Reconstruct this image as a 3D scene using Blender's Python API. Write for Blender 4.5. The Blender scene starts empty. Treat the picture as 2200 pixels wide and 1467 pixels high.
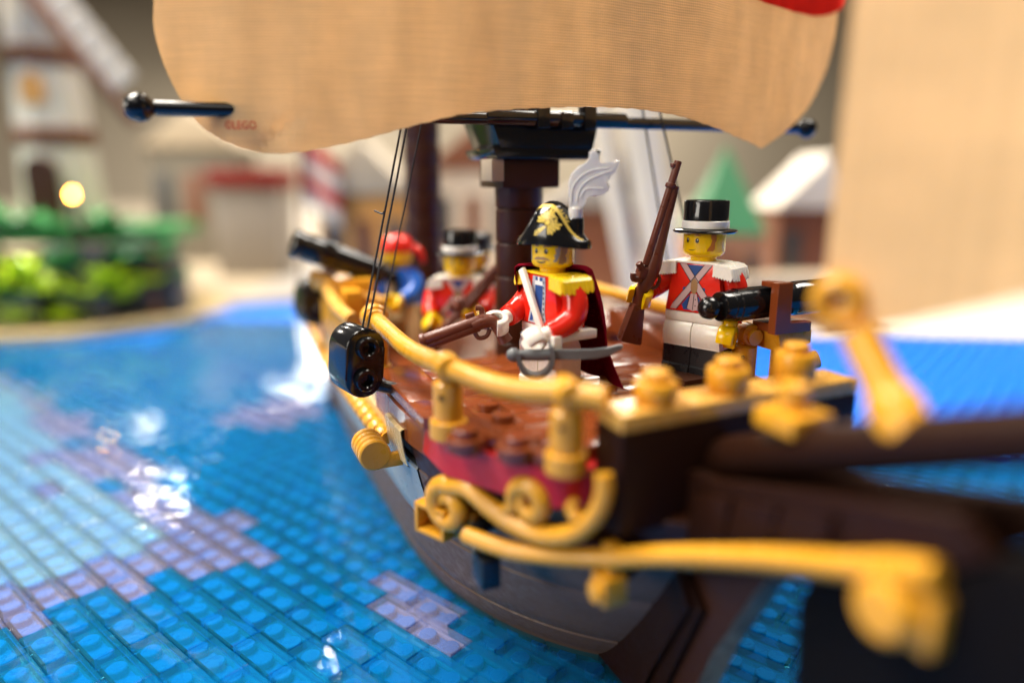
import bpy, bmesh, math, random
from mathutils import Vector, Matrix
random.seed(7)
MM = 0.001                      # every mesh is modelled in millimetres, then brought to metres at the end
R = math.radians
scene = bpy.context.scene
col = scene.collection

# ------------------------------------------------------------------ camera, world, lamps, exposure
cam_d = bpy.data.cameras.new('camera')
cam = bpy.data.objects.new('camera', cam_d); col.objects.link(cam)
cam_d.sensor_width = 36.0
cam_d.lens = 36.0 * 1500.0 / 2200.0
cam_d.clip_start = 0.005; cam_d.clip_end = 60
cam.location = (0, 0, 0.112)
cam.rotation_euler = (R(90 - 13.26), 0, 0)
cam_d.dof.use_dof = True
cam_d.dof.focus_distance = 0.1715
cam_d.dof.aperture_fstop = 3.1
cam_d.dof.aperture_blades = 0
scene.camera = cam

world = bpy.data.worlds.new('World'); scene.world = world; world.use_nodes = True
wb = world.node_tree.nodes['Background']
wb.inputs['Color'].default_value = (1.0, 0.86, 0.70, 1); wb.inputs['Strength'].default_value = 0.055

def lamp(name, az, d0, d1, z, width, watts, color=(1, 0.93, 0.82), face=None):
    """ceiling fixture or added fill: rectangle at height z above the table, running away from the camera along azimuth az"""
    L = bpy.data.lights.new(name, 'AREA'); L.shape = 'RECTANGLE'
    L.size = width; L.size_y = abs(d1 - d0); L.energy = watts; L.color = color
    o = bpy.data.objects.new(name, L); col.objects.link(o)
    dm = (d0 + d1) / 2
    o.location = (dm * math.sin(R(az)), dm * math.cos(R(az)), z)
    o.rotation_euler = (0, 0, -R(az))
    if face: o.rotation_euler = (o.location - Vector(face)).to_track_quat('Z', 'Y').to_euler()
    return o
lamp('ceiling_or_fill_lamp', -17.4, 6.0, 9.0, 1.58, 0.55, 95)
lamp('ceiling_or_fill_lamp', -29.0, 4.35, 4.75, 1.85, 0.26, 12)
lamp('ceiling_or_fill_lamp', -29.5, 6.2, 6.5, 1.85, 0.22, 2.2)
lamp('ceiling_or_fill_lamp', -13.5, 2.55, 2.85, 1.85, 0.20, 9)
lamp('ceiling_or_fill_lamp', 8.0, 2.7, 3.1, 1.85, 0.30, 13)
lamp('ceiling_or_fill_lamp', -52.0, 0.7, 1.5, 1.75, 0.80, 58)
lamp('ceiling_or_fill_lamp', 50.0, 0.6, 1.4, 1.80, 0.80, 28)
lamp('ceiling_or_fill_lamp', 195.0, 0.5, 1.6, 1.60, 0.90, 4)  # fill added behind the camera to lift the front faces
lamp('ceiling_or_fill_lamp', -100.0, 0.5, 1.3, 1.55, 0.80, 17)
lamp('fill_lamp', -112.0, 1.3, 2.1, 0.62, 0.70, 11, face=(0.02, 0.17, 0.08))  # unseen fill added low at the left to lighten faces under the hats
lamp('ceiling_or_fill_lamp', 7.0, 6.4, 8.8, 2.45, 0.60, 105)  # added out of view to brighten the far wall
lamp('ceiling_or_fill_lamp', -44.0, 6.4, 8.8, 2.45, 0.60, 90)  # second light added for the far wall, left of the frame

vs = scene.view_settings
vs.view_transform = 'Standard'; vs.look = 'None'; vs.exposure = 0.74; vs.gamma = 1.0; vs.use_curve_mapping = False
scene.cycles.use_denoising = True
scene.cycles.max_bounces = 8; scene.cycles.transparent_max_bounces = 24
scene.cycles.caustics_reflective = False; scene.cycles.caustics_refractive = False
scene.cycles.sample_clamp_indirect = 6

# ------------------------------------------------------------------ materials
M = {}
def nmat(name):
    m = bpy.data.materials.new(name); m.use_nodes = True
    nt = m.node_tree
    for n in list(nt.nodes): nt.nodes.remove(n)
    out = nt.nodes.new('ShaderNodeOutputMaterial')
    return m, nt, out
def objco(nt, scale):
    tc = nt.nodes.new('ShaderNodeTexCoord'); mp = nt.nodes.new('ShaderNodeMapping')
    mp.inputs['Scale'].default_value = (scale,) * 3 if not isinstance(scale, tuple) else scale
    nt.links.new(tc.outputs['Object'], mp.inputs['Vector'])
    return mp.outputs['Vector']
def plastic(name, c, rough=0.22, var=0.10, scratch=0.03, sss=0.0, spec=0.5):
    m, nt, out = nmat(name)
    b = nt.nodes.new('ShaderNodeBsdfPrincipled'); nt.links.new(b.outputs[0], out.inputs[0])
    n = nt.nodes.new('ShaderNodeTexNoise'); n.inputs['Scale'].default_value = 1.0; n.inputs['Detail'].default_value = 3
    nt.links.new(objco(nt, 140.0), n.inputs['Vector'])
    mx = nt.nodes.new('ShaderNodeMix'); mx.data_type = 'RGBA'
    mx.inputs['A'].default_value = (c[0] * (1 - var), c[1] * (1 - var), c[2] * (1 - var), 1)
    mx.inputs['B'].default_value = (min(1, c[0] * (1 + var)), min(1, c[1] * (1 + var)), min(1, c[2] * (1 + var)), 1)
    nt.links.new(n.outputs['Fac'], mx.inputs['Factor']); nt.links.new(mx.outputs['Result'], b.inputs['Base Color'])
    # handling marks: faint smears in the gloss and tiny dents
    n2 = nt.nodes.new('ShaderNodeTexNoise'); n2.inputs['Scale'].default_value = 1.0; n2.inputs['Detail'].default_value = 5
    nt.links.new(objco(nt, 420.0), n2.inputs['Vector'])
    mr = nt.nodes.new('ShaderNodeMapRange'); mr.inputs['From Min'].default_value = 0.35; mr.inputs['From Max'].default_value = 0.75
    mr.inputs['To Min'].default_value = rough * 0.8; mr.inputs['To Max'].default_value = rough * 1.5
    nt.links.new(n2.outputs['Fac'], mr.inputs['Value']); nt.links.new(mr.outputs['Result'], b.inputs['Roughness'])
    bp = nt.nodes.new('ShaderNodeBump'); bp.inputs['Strength'].default_value = scratch; bp.inputs['Distance'].default_value = 0.0004
    n3 = nt.nodes.new('ShaderNodeTexNoise'); n3.inputs['Scale'].default_value = 1.0; n3.inputs['Detail'].default_value = 2
    nt.links.new(objco(nt, 260.0), n3.inputs['Vector'])
    nt.links.new(n3.outputs['Fac'], bp.inputs['Height']); nt.links.new(bp.outputs['Normal'], b.inputs['Normal'])
    if sss:
        b.inputs['Subsurface Weight'].default_value = sss
        b.inputs['Subsurface Radius'].default_value = (0.0012, 0.0008, 0.0004)
    b.inputs['Specular IOR Level'].default_value = spec
    M[name] = m
    return m
plastic('gold', (0.63, 0.29, 0.016), 0.30, sss=0.05)
plastic('gold_pale', (0.62, 0.33, 0.065), 0.24, sss=0.05)
plastic('tan', (0.62, 0.47, 0.24), 0.25, sss=0.15)
plastic('reddish_brown', (0.185, 0.042, 0.011), 0.16, scratch=0.06)
plastic('musket_brown', (0.125, 0.032, 0.016), 0.32)
plastic('dark_brown', (0.046, 0.015, 0.007), 0.36, spec=0.25)
plastic('hull_brown', (0.13, 0.080, 0.058), 0.50, scratch=0.08, spec=0.3)
plastic('black_matte', (0.004, 0.003, 0.003), 0.5, spec=0.05)
plastic('bow_shade_brown', (0.018, 0.006, 0.003), 0.40, spec=0.12)  # dark brown made darker: the bow's shade is put into the colour
plastic('roof_red', (0.22, 0.006, 0.004), 0.5)
plastic('sand_blue', (0.34, 0.37, 0.36), 0.34)
plastic('dark_red', (0.46, 0.008, 0.006), 0.36)
plastic('black', (0.006, 0.006, 0.007), 0.13)
plastic('black_soft', (0.010, 0.010, 0.012), 0.30)
plastic('yellow', (0.93, 0.60, 0.004), 0.20, var=0.04, sss=0.2)
plastic('epaulette_yellow', (0.90, 0.60, 0.012), 0.24, var=0.04, sss=0.2)
plastic('red', (0.70, 0.020, 0.009), 0.15, var=0.05)
plastic('white', (0.80, 0.76, 0.69), 0.24, var=0.03, sss=0.25)
plastic('grey', (0.115, 0.125, 0.135), 0.36)
plastic('blue', (0.012, 0.11, 0.52), 0.25)
plastic('print_gold', (0.82, 0.58, 0.10), 0.30, var=0.03)
plastic('print_black', (0.008, 0.008, 0.008), 0.35)
plastic('print_white', (0.80, 0.78, 0.74), 0.30, var=0.02)
plastic('print_grey', (0.30, 0.27, 0.26), 0.35)
plastic('print_brown', (0.33, 0.18, 0.07), 0.35)
plastic('print_ginger', (0.52, 0.17, 0.012), 0.35)
plastic('print_pink', (0.52, 0.36, 0.36), 0.35, var=0.03)
plastic('print_blue', (0.012, 0.06, 0.24), 0.35)
plastic('print_vest', (0.42, 0.44, 0.50), 0.35)
plastic('print_red', (0.62, 0.022, 0.015), 0.7)
plastic('green', (0.030, 0.24, 0.060), 0.3)
plastic('roof_green', (0.055, 0.20, 0.085), 0.4)
plastic('lime', (0.45, 0.64, 0.008), 0.3)
plastic('dark_stone', (0.045, 0.048, 0.050), 0.4)
plastic('stone', (0.30, 0.27, 0.24), 0.5)
plastic('house_white', (0.62, 0.55, 0.46), 0.5)
plastic('stone_dark', (0.17, 0.15, 0.115), 0.6)
plastic('house_tan', (0.40, 0.32, 0.22), 0.5)
plastic('house_orange', (0.60, 0.27, 0.06), 0.45)
plastic('house_brown', (0.16, 0.055, 0.025), 0.4)
plastic('brick_orange', (0.42, 0.19, 0.08), 0.5)
plastic('base_blue', (0.003, 0.11, 0.40), 0.28, var=0.12)
plastic('far_blue', (0.010, 0.17, 0.72), 0.30, var=0.06)
plastic('thread', (0.012, 0.010, 0.009), 0.6)

def clear_plastic(name, tint, rough=0.045, milky=0.0, mcol=(0.8, 0.8, 0.85), both=False):
    """see-through moulded plastic: tinted see-through body under a clear glossy skin"""
    m, nt, out = nmat(name)
    tr = nt.nodes.new('ShaderNodeBsdfTransparent'); tr.inputs['Color'].default_value = (*tint, 1)
    gl = nt.nodes.new('ShaderNodeBsdfGlossy'); gl.inputs['Roughness'].default_value = rough
    fr = nt.nodes.new('ShaderNodeFresnel'); fr.inputs['IOR'].default_value = 1.55
    mx = nt.nodes.new('ShaderNodeMixShader')
    # each plate lies a hair out of level and its skin is faintly wavy
    bp = nt.nodes.new('ShaderNodeBump'); bp.inputs['Strength'].default_value = 0.16; bp.inputs['Distance'].default_value = 0.0015
    n3 = nt.nodes.new('ShaderNodeTexNoise'); n3.inputs['Scale'].default_value = 1.0; n3.inputs['Detail'].default_value = 2
    geo = nt.nodes.new('ShaderNodeNewGeometry'); mp = nt.nodes.new('ShaderNodeMapping'); mp.inputs['Scale'].default_value = (75, 75, 75)
    nt.links.new(geo.outputs['Position'], mp.inputs['Vector'])
    nt.links.new(mp.outputs['Vector'], n3.inputs['Vector'])
    nt.links.new(n3.outputs['Fac'], bp.inputs['Height']); nt.links.new(bp.outputs['Normal'], gl.inputs['Normal'])
    nt.links.new(bp.outputs['Normal'], fr.inputs['Normal'])
    body = tr
    if milky:
        df = nt.nodes.new('ShaderNodeBsdfDiffuse'); df.inputs['Color'].default_value = (*mcol, 1)
        m2 = nt.nodes.new('ShaderNodeMixShader'); m2.inputs[0].default_value = milky
        nt.links.new(tr.outputs[0], m2.inputs[1]); nt.links.new(df.outputs[0], m2.inputs[2]); body = m2
    # the skin mirrors on its outer side only
    inv = nt.nodes.new('ShaderNodeMath'); inv.operation = 'SUBTRACT'; inv.inputs[0].default_value = 1.0
    if both: inv.inputs[1].default_value = 0.0; fr.inputs['IOR'].default_value = 1.2
    else: nt.links.new(geo.outputs['Backfacing'], inv.inputs[1])
    mf = nt.nodes.new('ShaderNodeMath'); mf.operation = 'MULTIPLY'; nt.links.new(fr.outputs[0], mf.inputs[0]); nt.links.new(inv.outputs[0], mf.inputs[1])
    nt.links.new(mf.outputs[0], mx.inputs[0]); nt.links.new(body.outputs[0], mx.inputs[1]); nt.links.new(gl.outputs[0], mx.inputs[2])
    nt.links.new(mx.outputs[0], out.inputs[0]); M[name] = m
clear_plastic('clear_azure', (0.42, 0.90, 0.98), milky=0.14, mcol=(0.004, 0.31, 0.60))
clear_plastic('clear_glass', (0.93, 0.92, 0.95), milky=0.07, mcol=(0.66, 0.64, 0.88))
clear_plastic('azure_wall', (0.42, 0.90, 0.97), milky=0.20, mcol=(0.008, 0.46, 0.66), both=True)
clear_plastic('glass_wall', (0.92, 0.92, 0.97), milky=0.30, mcol=(0.70, 0.69, 0.92), both=True)
clear_plastic('pale_wall', (0.66, 0.90, 0.95), milky=0.22, mcol=(0.52, 0.74, 0.84), both=True)
clear_plastic('clear_pale', (0.66, 0.93, 0.98), milky=0.15, mcol=(0.46, 0.70, 0.84))

def cloth(name, c, transl, weave=1500.0, bump=0.35, stain=0.0):
    m, nt, out = nmat(name)
    df = nt.nodes.new('ShaderNodeBsdfDiffuse'); tl = nt.nodes.new('ShaderNodeBsdfTranslucent'); mx = nt.nodes.new('ShaderNodeMixShader')
    mx.inputs[0].default_value = transl
    v = objco(nt, 1.0)
    def wave(direction, sc):
        w = nt.nodes.new('ShaderNodeTexWave'); w.wave_type = 'BANDS'; w.bands_direction = direction
        w.inputs['Scale'].default_value = sc; w.inputs['Distortion'].default_value = 1.2; w.inputs['Detail'].default_value = 2
        w.inputs['Detail Scale'].default_value = 0.6
        nt.links.new(v, w.inputs['Vector']); return w.outputs['Fac']
    wz, wy = wave('Z', weave / 6.28), wave('Y', weave / 6.28)
    mn = nt.nodes.new('ShaderNodeMath'); mn.operation = 'MULTIPLY_ADD'; mn.inputs[1].default_value = 0.45
    nt.links.new(wy, mn.inputs[0]); nt.links.new(wz, mn.inputs[2])
    no = nt.nodes.new('ShaderNodeTexNoise'); no.inputs['Scale'].default_value = 1.0; no.inputs['Detail'].default_value = 6
    nt.links.new(objco(nt, (60.0, 190.0, 90.0)), no.inputs['Vector'])
    cr = nt.nodes.new('ShaderNodeMapRange'); cr.inputs['From Max'].default_value = 1.45; cr.inputs['To Min'].default_value = 0.80; cr.inputs['To Max'].default_value = 1.12
    nt.links.new(mn.outputs[0], cr.inputs['Value'])
    sr = nt.nodes.new('ShaderNodeMapRange'); sr.inputs['From Min'].default_value = 0.3; sr.inputs['From Max'].default_value = 0.7
    sr.inputs['To Min'].default_value = 1 - stain; sr.inputs['To Max'].default_value = 1 + stain * 0.5
    nt.links.new(no.outputs['Fac'], sr.inputs['Value'])
    # slubs: uneven thick threads running across the cloth
    sl = nt.nodes.new('ShaderNodeTexNoise'); sl.inputs['Scale'].default_value = 1.0; sl.inputs['Detail'].default_value = 4
    nt.links.new(objco(nt, (60.0, 110.0, 1500.0)), sl.inputs['Vector'])
    s3 = nt.nodes.new('ShaderNodeMapRange'); s3.inputs['From Min'].default_value = 0.3; s3.inputs['From Max'].default_value = 0.7
    s3.inputs['To Min'].default_value = 0.955; s3.inputs['To Max'].default_value = 1.03
    nt.links.new(sl.outputs['Fac'], s3.inputs['Value'])
    m0 = nt.nodes.new('ShaderNodeMath'); m0.operation = 'MULTIPLY'
    nt.links.new(sr.outputs[0], m0.inputs[0]); nt.links.new(s3.outputs[0], m0.inputs[1]); sr = m0
    mu = nt.nodes.new('ShaderNodeMath'); mu.operation = 'MULTIPLY'
    nt.links.new(cr.outputs[0], mu.inputs[0]); nt.links.new(sr.outputs[0], mu.inputs[1])
    vm = nt.nodes.new('ShaderNodeVectorMath'); vm.operation = 'SCALE'; vm.inputs[0].default_value = c
    nt.links.new(mu.outputs[0], vm.inputs['Scale'])
    nt.links.new(vm.outputs[0], df.inputs['Color']); nt.links.new(vm.outputs[0], tl.inputs['Color'])
    bp = nt.nodes.new('ShaderNodeBump'); bp.inputs['Strength'].default_value = bump; bp.inputs['Distance'].default_value = 0.0002
    nt.links.new(mn.outputs[0], bp.inputs['Height']); nt.links.new(bp.outputs['Normal'], df.inputs['Normal'])
    nt.links.new(df.outputs[0], mx.inputs[1]); nt.links.new(tl.outputs[0], mx.inputs[2]); nt.links.new(mx.outputs[0], out.inputs[0])
    M[name] = m
cloth('sail_cloth', (0.96, 0.70, 0.38), 0.54, weave=3300.0, stain=0.07)
cloth('print_cloth', (0.80, 0.035, 0.022), 0.50, weave=3300.0, stain=0.07)
cloth('far_sail', (0.92, 0.87, 0.76), 0.5, weave=1000.0)
cloth('cape_cloth', (0.18, 0.006, 0.016), 0.12, weave=4200.0, bump=0.8)

def emit(name, c, s):
    m, nt, out = nmat(name); e = nt.nodes.new('ShaderNodeEmission')
    e.inputs['Color'].default_value = (*c, 1); e.inputs['Strength'].default_value = s
    nt.links.new(e.outputs[0], out.inputs[0]); M[name] = m
emit('lantern_glow', (1.0, 0.40, 0.05), 60.0)

# ------------------------------------------------------------------ mesh helpers (millimetres)
def I4(): return Matrix.Identity(4)
def box(bm, x0, x1, y0, y1, z0, z1, bev=0.2, mat=None):
    r = bmesh.ops.create_cube(bm, size=1.0)
    vs_ = r['verts']
    T = Matrix.Translation(((x0 + x1) / 2, (y0 + y1) / 2, (z0 + z1) / 2)) @ Matrix.Diagonal((x1 - x0, y1 - y0, z1 - z0, 1))
    bmesh.ops.transform(bm, matrix=T, verts=vs_)
    if bev:
        es = list({e for v in vs_ for e in v.link_edges})
        g = bmesh.ops.bevel(bm, geom=es, offset=bev, segments=2, profile=0.6, affect='EDGES')
        vs_ = list({v for f in g['faces'] for v in f.verts} | {v for v in vs_ if v.is_valid})
        # the flat faces keep their own verts shared with the bevel faces
    if mat is not None: bmesh.ops.transform(bm, matrix=mat, verts=[v for v in vs_ if v.is_valid])
    return bm
def lathe(bm, prof, seg=24, mat=None):
    rings = []
    for r, z in prof:
        if r < 1e-4: rings.append([bm.verts.new((0, 0, z))])
        else: rings.append([bm.verts.new((r * math.cos(2 * math.pi * k / seg), r * math.sin(2 * math.pi * k / seg), z)) for k in range(seg)])
    for a, b in zip(rings, rings[1:]):
        for k in range(seg):
            k2 = (k + 1) % seg
            if len(a) == 1 and len(b) == 1: continue
            if len(a) == 1: bm.faces.new((a[0], b[k2], b[k]))
            elif len(b) == 1: bm.faces.new((a[k], a[k2], b[0]))
            else: bm.faces.new((a[k], a[k2], b[k2], b[k]))
    vs_ = [v for r_ in rings for v in r_]
    if len(rings[0]) > 1 : bm.faces.new(list(reversed(rings[0])))
    if len(rings[-1]) > 1: bm.faces.new(rings[-1])
    if mat is not None: bmesh.ops.transform(bm, matrix=mat, verts=vs_)
    return bm
def along(p0, p1):
    """matrix taking +Z at the origin to the direction p0->p1 placed at p0"""
    p0, p1 = Vector(p0), Vector(p1)
    q = Vector((0, 0, 1)).rotation_difference((p1 - p0).normalized())
    return Matrix.Translation(p0) @ q.to_matrix().to_4x4()
def rod(bm, p0, p1, r0, r1=None, seg=16, rnd=0.25):
    r1 = r0 if r1 is None else r1
    L = (Vector(p1) - Vector(p0)).length
    e = min(rnd, L * 0.3, r0 * 0.4, r1 * 0.4)
    pr = [(0, 0), (r0 - e, 0), (r0 - e * 0.3, e * 0.3), (r0, e), (r1, L - e), (r1 - e * 0.3, L - e * 0.3), (r1 - e, L), (0, L)]
    return lathe(bm, pr, seg, along(p0, p1))
def smooth_path(pts, n):
    P = [Vector(p) for p in pts]; out = []
    for i in range(len(P) - 1):
        a, b, c, d = P[max(i - 1, 0)], P[i], P[i + 1], P[min(i + 2, len(P) - 1)]
        for k in range(n):
            t = k / n
            out.append(0.5 * ((2 * b) + (c - a) * t + (2 * a - 5 * b + 4 * c - d) * t * t + (3 * b - a - 3 * c + d) * t ** 3))
    out.append(P[-1]); return out
def tube(bm, pts, rad, seg=12, cap=True, n=1):
    P = smooth_path(pts, n) if n > 1 else [Vector(p) for p in pts]
    if not hasattr(rad, '__len__'): rr = [rad] * len(P)
    else:
        rr = []
        for i in range(len(P)):
            t = i / (len(P) - 1) * (len(rad) - 1); j = min(int(t), len(rad) - 2); rr.append(rad[j] + (rad[j + 1] - rad[j]) * (t - j))
    up = None; rings = []
    for i, p in enumerate(P):
        d = (P[min(i + 1, len(P) - 1)] - P[max(i - 1, 0)]).normalized()
        if up is None:
            up = Vector((0, 0, 1)) if abs(d.z) < 0.9 else Vector((1, 0, 0))
        up = (up - d * up.dot(d)).normalized(); s = d.cross(up)
        rings.append([bm.verts.new(p + rr[i] * (math.cos(2 * math.pi * k / seg) * up + math.sin(2 * math.pi * k / seg) * s)) for k in range(seg)])
    for a, b in zip(rings, rings[1:]):
        for k in range(seg): bm.faces.new((a[k], a[(k + 1) % seg], b[(k + 1) % seg], b[k]))
    if cap:
        bm.faces.new(list(reversed(rings[0]))); bm.faces.new(rings[-1])
    return bm
def prism(bm, poly, h0, h1, mat=None, bev=0.0):
    """polygon in (x, y) raised from h0 to h1 along z, then moved by mat"""
    a = [bm.verts.new((x, y, h0)) for x, y in poly]; b = [bm.verts.new((x, y, h1)) for x, y in poly]
    fs = [bm.faces.new(list(reversed(a))), bm.faces.new(b)]; n = len(poly)
    for k in range(n): fs.append(bm.faces.new((a[k], a[(k + 1) % n], b[(k + 1) % n], b[k])))
    vs_ = a + b
    if bev:
        es = list({e for f in fs[:2] for e in f.edges})
        g = bmesh.ops.bevel(bm, geom=es, offset=bev, segments=2, profile=0.6, affect='EDGES')
        vs_ = list({v for f in g['faces'] for v in f.verts} | {v for v in vs_ if v.is_valid})
    if mat is not None: bmesh.ops.transform(bm, matrix=mat, verts=vs_)
    return bm
# frames for prisms: a polygon drawn in (x, z) and extruded along -y..y, or in (y, z) along x
XZ = Matrix(((1, 0, 0, 0), (0, 0, 1, 0), (0, 1, 0, 0), (0, 0, 0, 1)))      # (x,y,h) -> (x,h,y)
YZ = Matrix(((0, 0, 1, 0), (1, 0, 0, 0), (0, 1, 0, 0), (0, 0, 0, 1)))      # (x,y,h) -> (h,x,y)
def grid(bm, f, nu, nv, thick=0.0):
    """surface f(u, v), u and v from 0 to 1"""
    V = [[bm.verts.new(f(i / nu, j / nv)) for i in range(nu + 1)] for j in range(nv + 1)]
    for j in range(nv):
        for i in range(nu): bm.faces.new((V[j][i], V[j][i + 1], V[j + 1][i + 1], V[j + 1][i]))
    if thick:
        bm.normal_update()
        bmesh.ops.solidify(bm, geom=bm.faces[:], thickness=thick)
    return bm
def B(): return bmesh.new()
def obj(name, bm, mat, parent=None, sharp=38, keep=False):
    if not keep: bmesh.ops.recalc_face_normals(bm, faces=bm.faces[:])
    me = bpy.data.meshes.new(name); bm.to_mesh(me); bm.free()
    me.materials.append(M[mat])
    if sharp:
        me.shade_smooth(); me.set_sharp_from_angle(angle=R(sharp))
    o = bpy.data.objects.new(name, me); col.objects.link(o)
    if parent is not None: o.parent = parent
    return o
def share(o, parent=None, loc=None, rot=None):
    c = o.copy(); col.objects.link(c); c.parent = parent if parent is not None else o.parent
    if loc is not None: c.location = loc
    if rot is not None: c.rotation_euler = rot
    return c
def tag(o, label, cat=None, group=None, kind=None):
    if label: o['label'] = label
    if cat: o['category'] = cat
    if group: o['group'] = group
    if kind: o['kind'] = kind
    return o
def empty(name, loc=(0, 0, 0), rz=0.0, label=None, cat=None, group=None):
    o = bpy.data.objects.new(name, None); col.objects.link(o); o.empty_display_size = 0.01
    o.location = loc; o.rotation_euler = (0, 0, rz)
    if label: tag(o, label, cat, group)
    return o
def stud(bm, x, y, z, r=2.4, h=1.8, seg=16, mat=None):
    e = 0.25
    m = Matrix.Translation((x, y, z)); m = m if mat is None else mat @ m
    return lathe(bm, [(r, -0.05), (r, h - e), (r - e * 0.3, h - e * 0.3), (r - e, h), (0, h)], seg, m)
def text_poly(body, size):
    cu = bpy.data.curves.new('t', 'FONT'); cu.body = body; cu.size = size; cu.align_x = 'CENTER'; cu.align_y = 'CENTER'
    cu.resolution_u = 3
    o = bpy.data.objects.new('t', cu); col.objects.link(o)
    dg = bpy.context.evaluated_depsgraph_get(); dg.update()
    me = bpy.data.meshes.new_from_object(o.evaluated_get(dg))
    vs_ = [(v.co.x, v.co.y) for v in me.vertices]; fs = [tuple(p.vertices) for p in me.polygons]
    bpy.data.objects.remove(o); bpy.data.curves.remove(cu); bpy.data.meshes.remove(me)
    return vs_, fs
def decal(bm, poly, f, cuts=2):
    """flat print: polygon in print coordinates, cut fine and laid on the surface f(x, y)"""
    b2 = bmesh.new(); b2.faces.new([b2.verts.new((x, y, 0)) for x, y in poly])
    bmesh.ops.triangulate(b2, faces=b2.faces[:])
    if cuts: bmesh.ops.subdivide_edges(b2, edges=b2.edges[:], cuts=cuts, use_grid_fill=True)
    m = {}
    for v in b2.verts: m[v.index if v.index >= 0 else id(v)] = None
    b2.verts.index_update()
    new = [bm.verts.new(f(v.co.x, v.co.y)) for v in b2.verts]
    for fc in b2.faces: bm.faces.new([new[v.index] for v in fc.verts])
    b2.free(); return bm
def ell(cx, cy, rx, ry, n=16): return [(cx + rx * math.cos(2 * math.pi * k / n), cy + ry * math.sin(2 * math.pi * k / n)) for k in range(n)]

# ------------------------------------------------------------------ where the ship stands
SHIP = Vector((16.6, 171.6, 0)); SRZ = R(-66)
SM = Matrix.Translation(SHIP) @ Matrix.Rotation(SRZ, 4, 'Z')
def on_ship(a, p, z): return SM @ Vector((a, p, z))

# ================================================================== THE SETTING
ground = obj('ground', box(B(), -2600, 2600, 655, 3000, -30, -0.5, 0), 'house_tan'); tag(ground, 'beige table top beyond the toy sea', kind='structure')
plastic('wall_paint', (0.52, 0.44, 0.33), 0.8)
wall = obj('wall', box(B(), -9000, 9000, 9500, 9560, -800, 2600, 0), 'wall_paint'); tag(wall, 'plain grey-beige wall far behind the display', kind='structure')

# the sea: a blue baseplate carrying see-through 1 x 2 plates in staggered rows
sea = obj('sea', box(B(), -900, 900, -150, 655, -12, -3.2, 0), 'base_blue'); tag(sea, 'blue toy baseplate sea covered in see-through plates', kind='structure')
TD = Vector((0.772, -0.636)); TN = Vector((0.636, 0.772))            # along a plate, across the rows
T0 = Vector((-40.0, 172.0))
def sea_xy(u, v): return T0 + TD * u + TN * v
def inside(p, poly):
    c = False; n = len(poly)
    for i in range(n):
        (x1, y1), (x2, y2) = poly[i], poly[(i + 1) % n]
        if (y1 > p[1]) != (y2 > p[1]) and p[0] < (x2 - x1) * (p[1] - y1) / (y2 - y1) + x1: c = not c
    return c
PALE = [(-330, 405), (-262, 355), (-205, 285), (-165, 235), (-112, 212), (-122, 198), (-145, 178), (-170, 165), (-300, 200), (-400, 380)]
LILAC = [(-300, 400), (-190, 300), (-146, 258), (-93, 210), (-76, 190), (-108, 176), (-119, 164), (-131, 158), (-128, 150), (-300, 150), (-330, 330)]
def half_width(a, z):
    stem = 28 + 34 * (max(0, min(z, 60)) / 51) ** 0.8
    r = (stem - a) / 75.0
    if r <= 0: return 0.0
    b = 33 + 11 * min(1, max(0, z / 51)) ** 0.7
    g = 1.0 if r >= 1 else max(0.0, 1 - (1 - r) ** 2.2) ** 0.75
    s = 1.0 - 0.12 * max(0, (-110 - a) / 80.0)
    return b * g * s
SMI = SM.inverted()
def under_hull(x, y):
    q = SMI @ Vector((x, y, 0)); return -185 < q.x < 30 and abs(q.y) < half_width(q.x, 0) - 9
def px(x, y, z):
    t = R(13.26); d = y * math.cos(t) - (z - 112) * math.sin(t)
    if d < 20: return None
    return 1100 + 1500 * x / d, 733.5 - 1500 * (y * math.sin(t) + (z - 112) * math.cos(t)) / d, d
def plate_mesh():
    bm = B(); x0, x1, y0, y1 = -7.88, 7.88, -3.88, 3.88; c = 0.28
    lo = [bm.verts.new(q) for q in ((x0, y0, -3.15), (x1, y0, -3.15), (x1, y1, -3.15), (x0, y1, -3.15))]
    mi = [bm.verts.new((v.co.x, v.co.y, -c)) for v in lo]
    hi = [bm.verts.new((v.co.x - math.copysign(c, v.co.x), v.co.y - math.copysign(c, v.co.y), 0)) for v in lo]
    w = 1.35
    il = [bm.verts.new((v.co.x - math.copysign(w, v.co.x), v.co.y - math.copysign(w, v.co.y), -3.15)) for v in lo]
    ih = [bm.verts.new((v.co.x * 0.985, v.co.y * 0.97, -1.3)) for v in il]
    for a, b in ((lo, mi), (mi, hi), (ih, il), (il, lo)):
        for k in range(4):
            f = bm.faces.new((a[k], a[(k + 1) % 4], b[(k + 1) % 4], b[k]))
            if a in (ih, il): f.material_index = 1
    bm.faces.new(hi); bm.faces.new(list(reversed(ih)))
    return bm
cells = []
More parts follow.
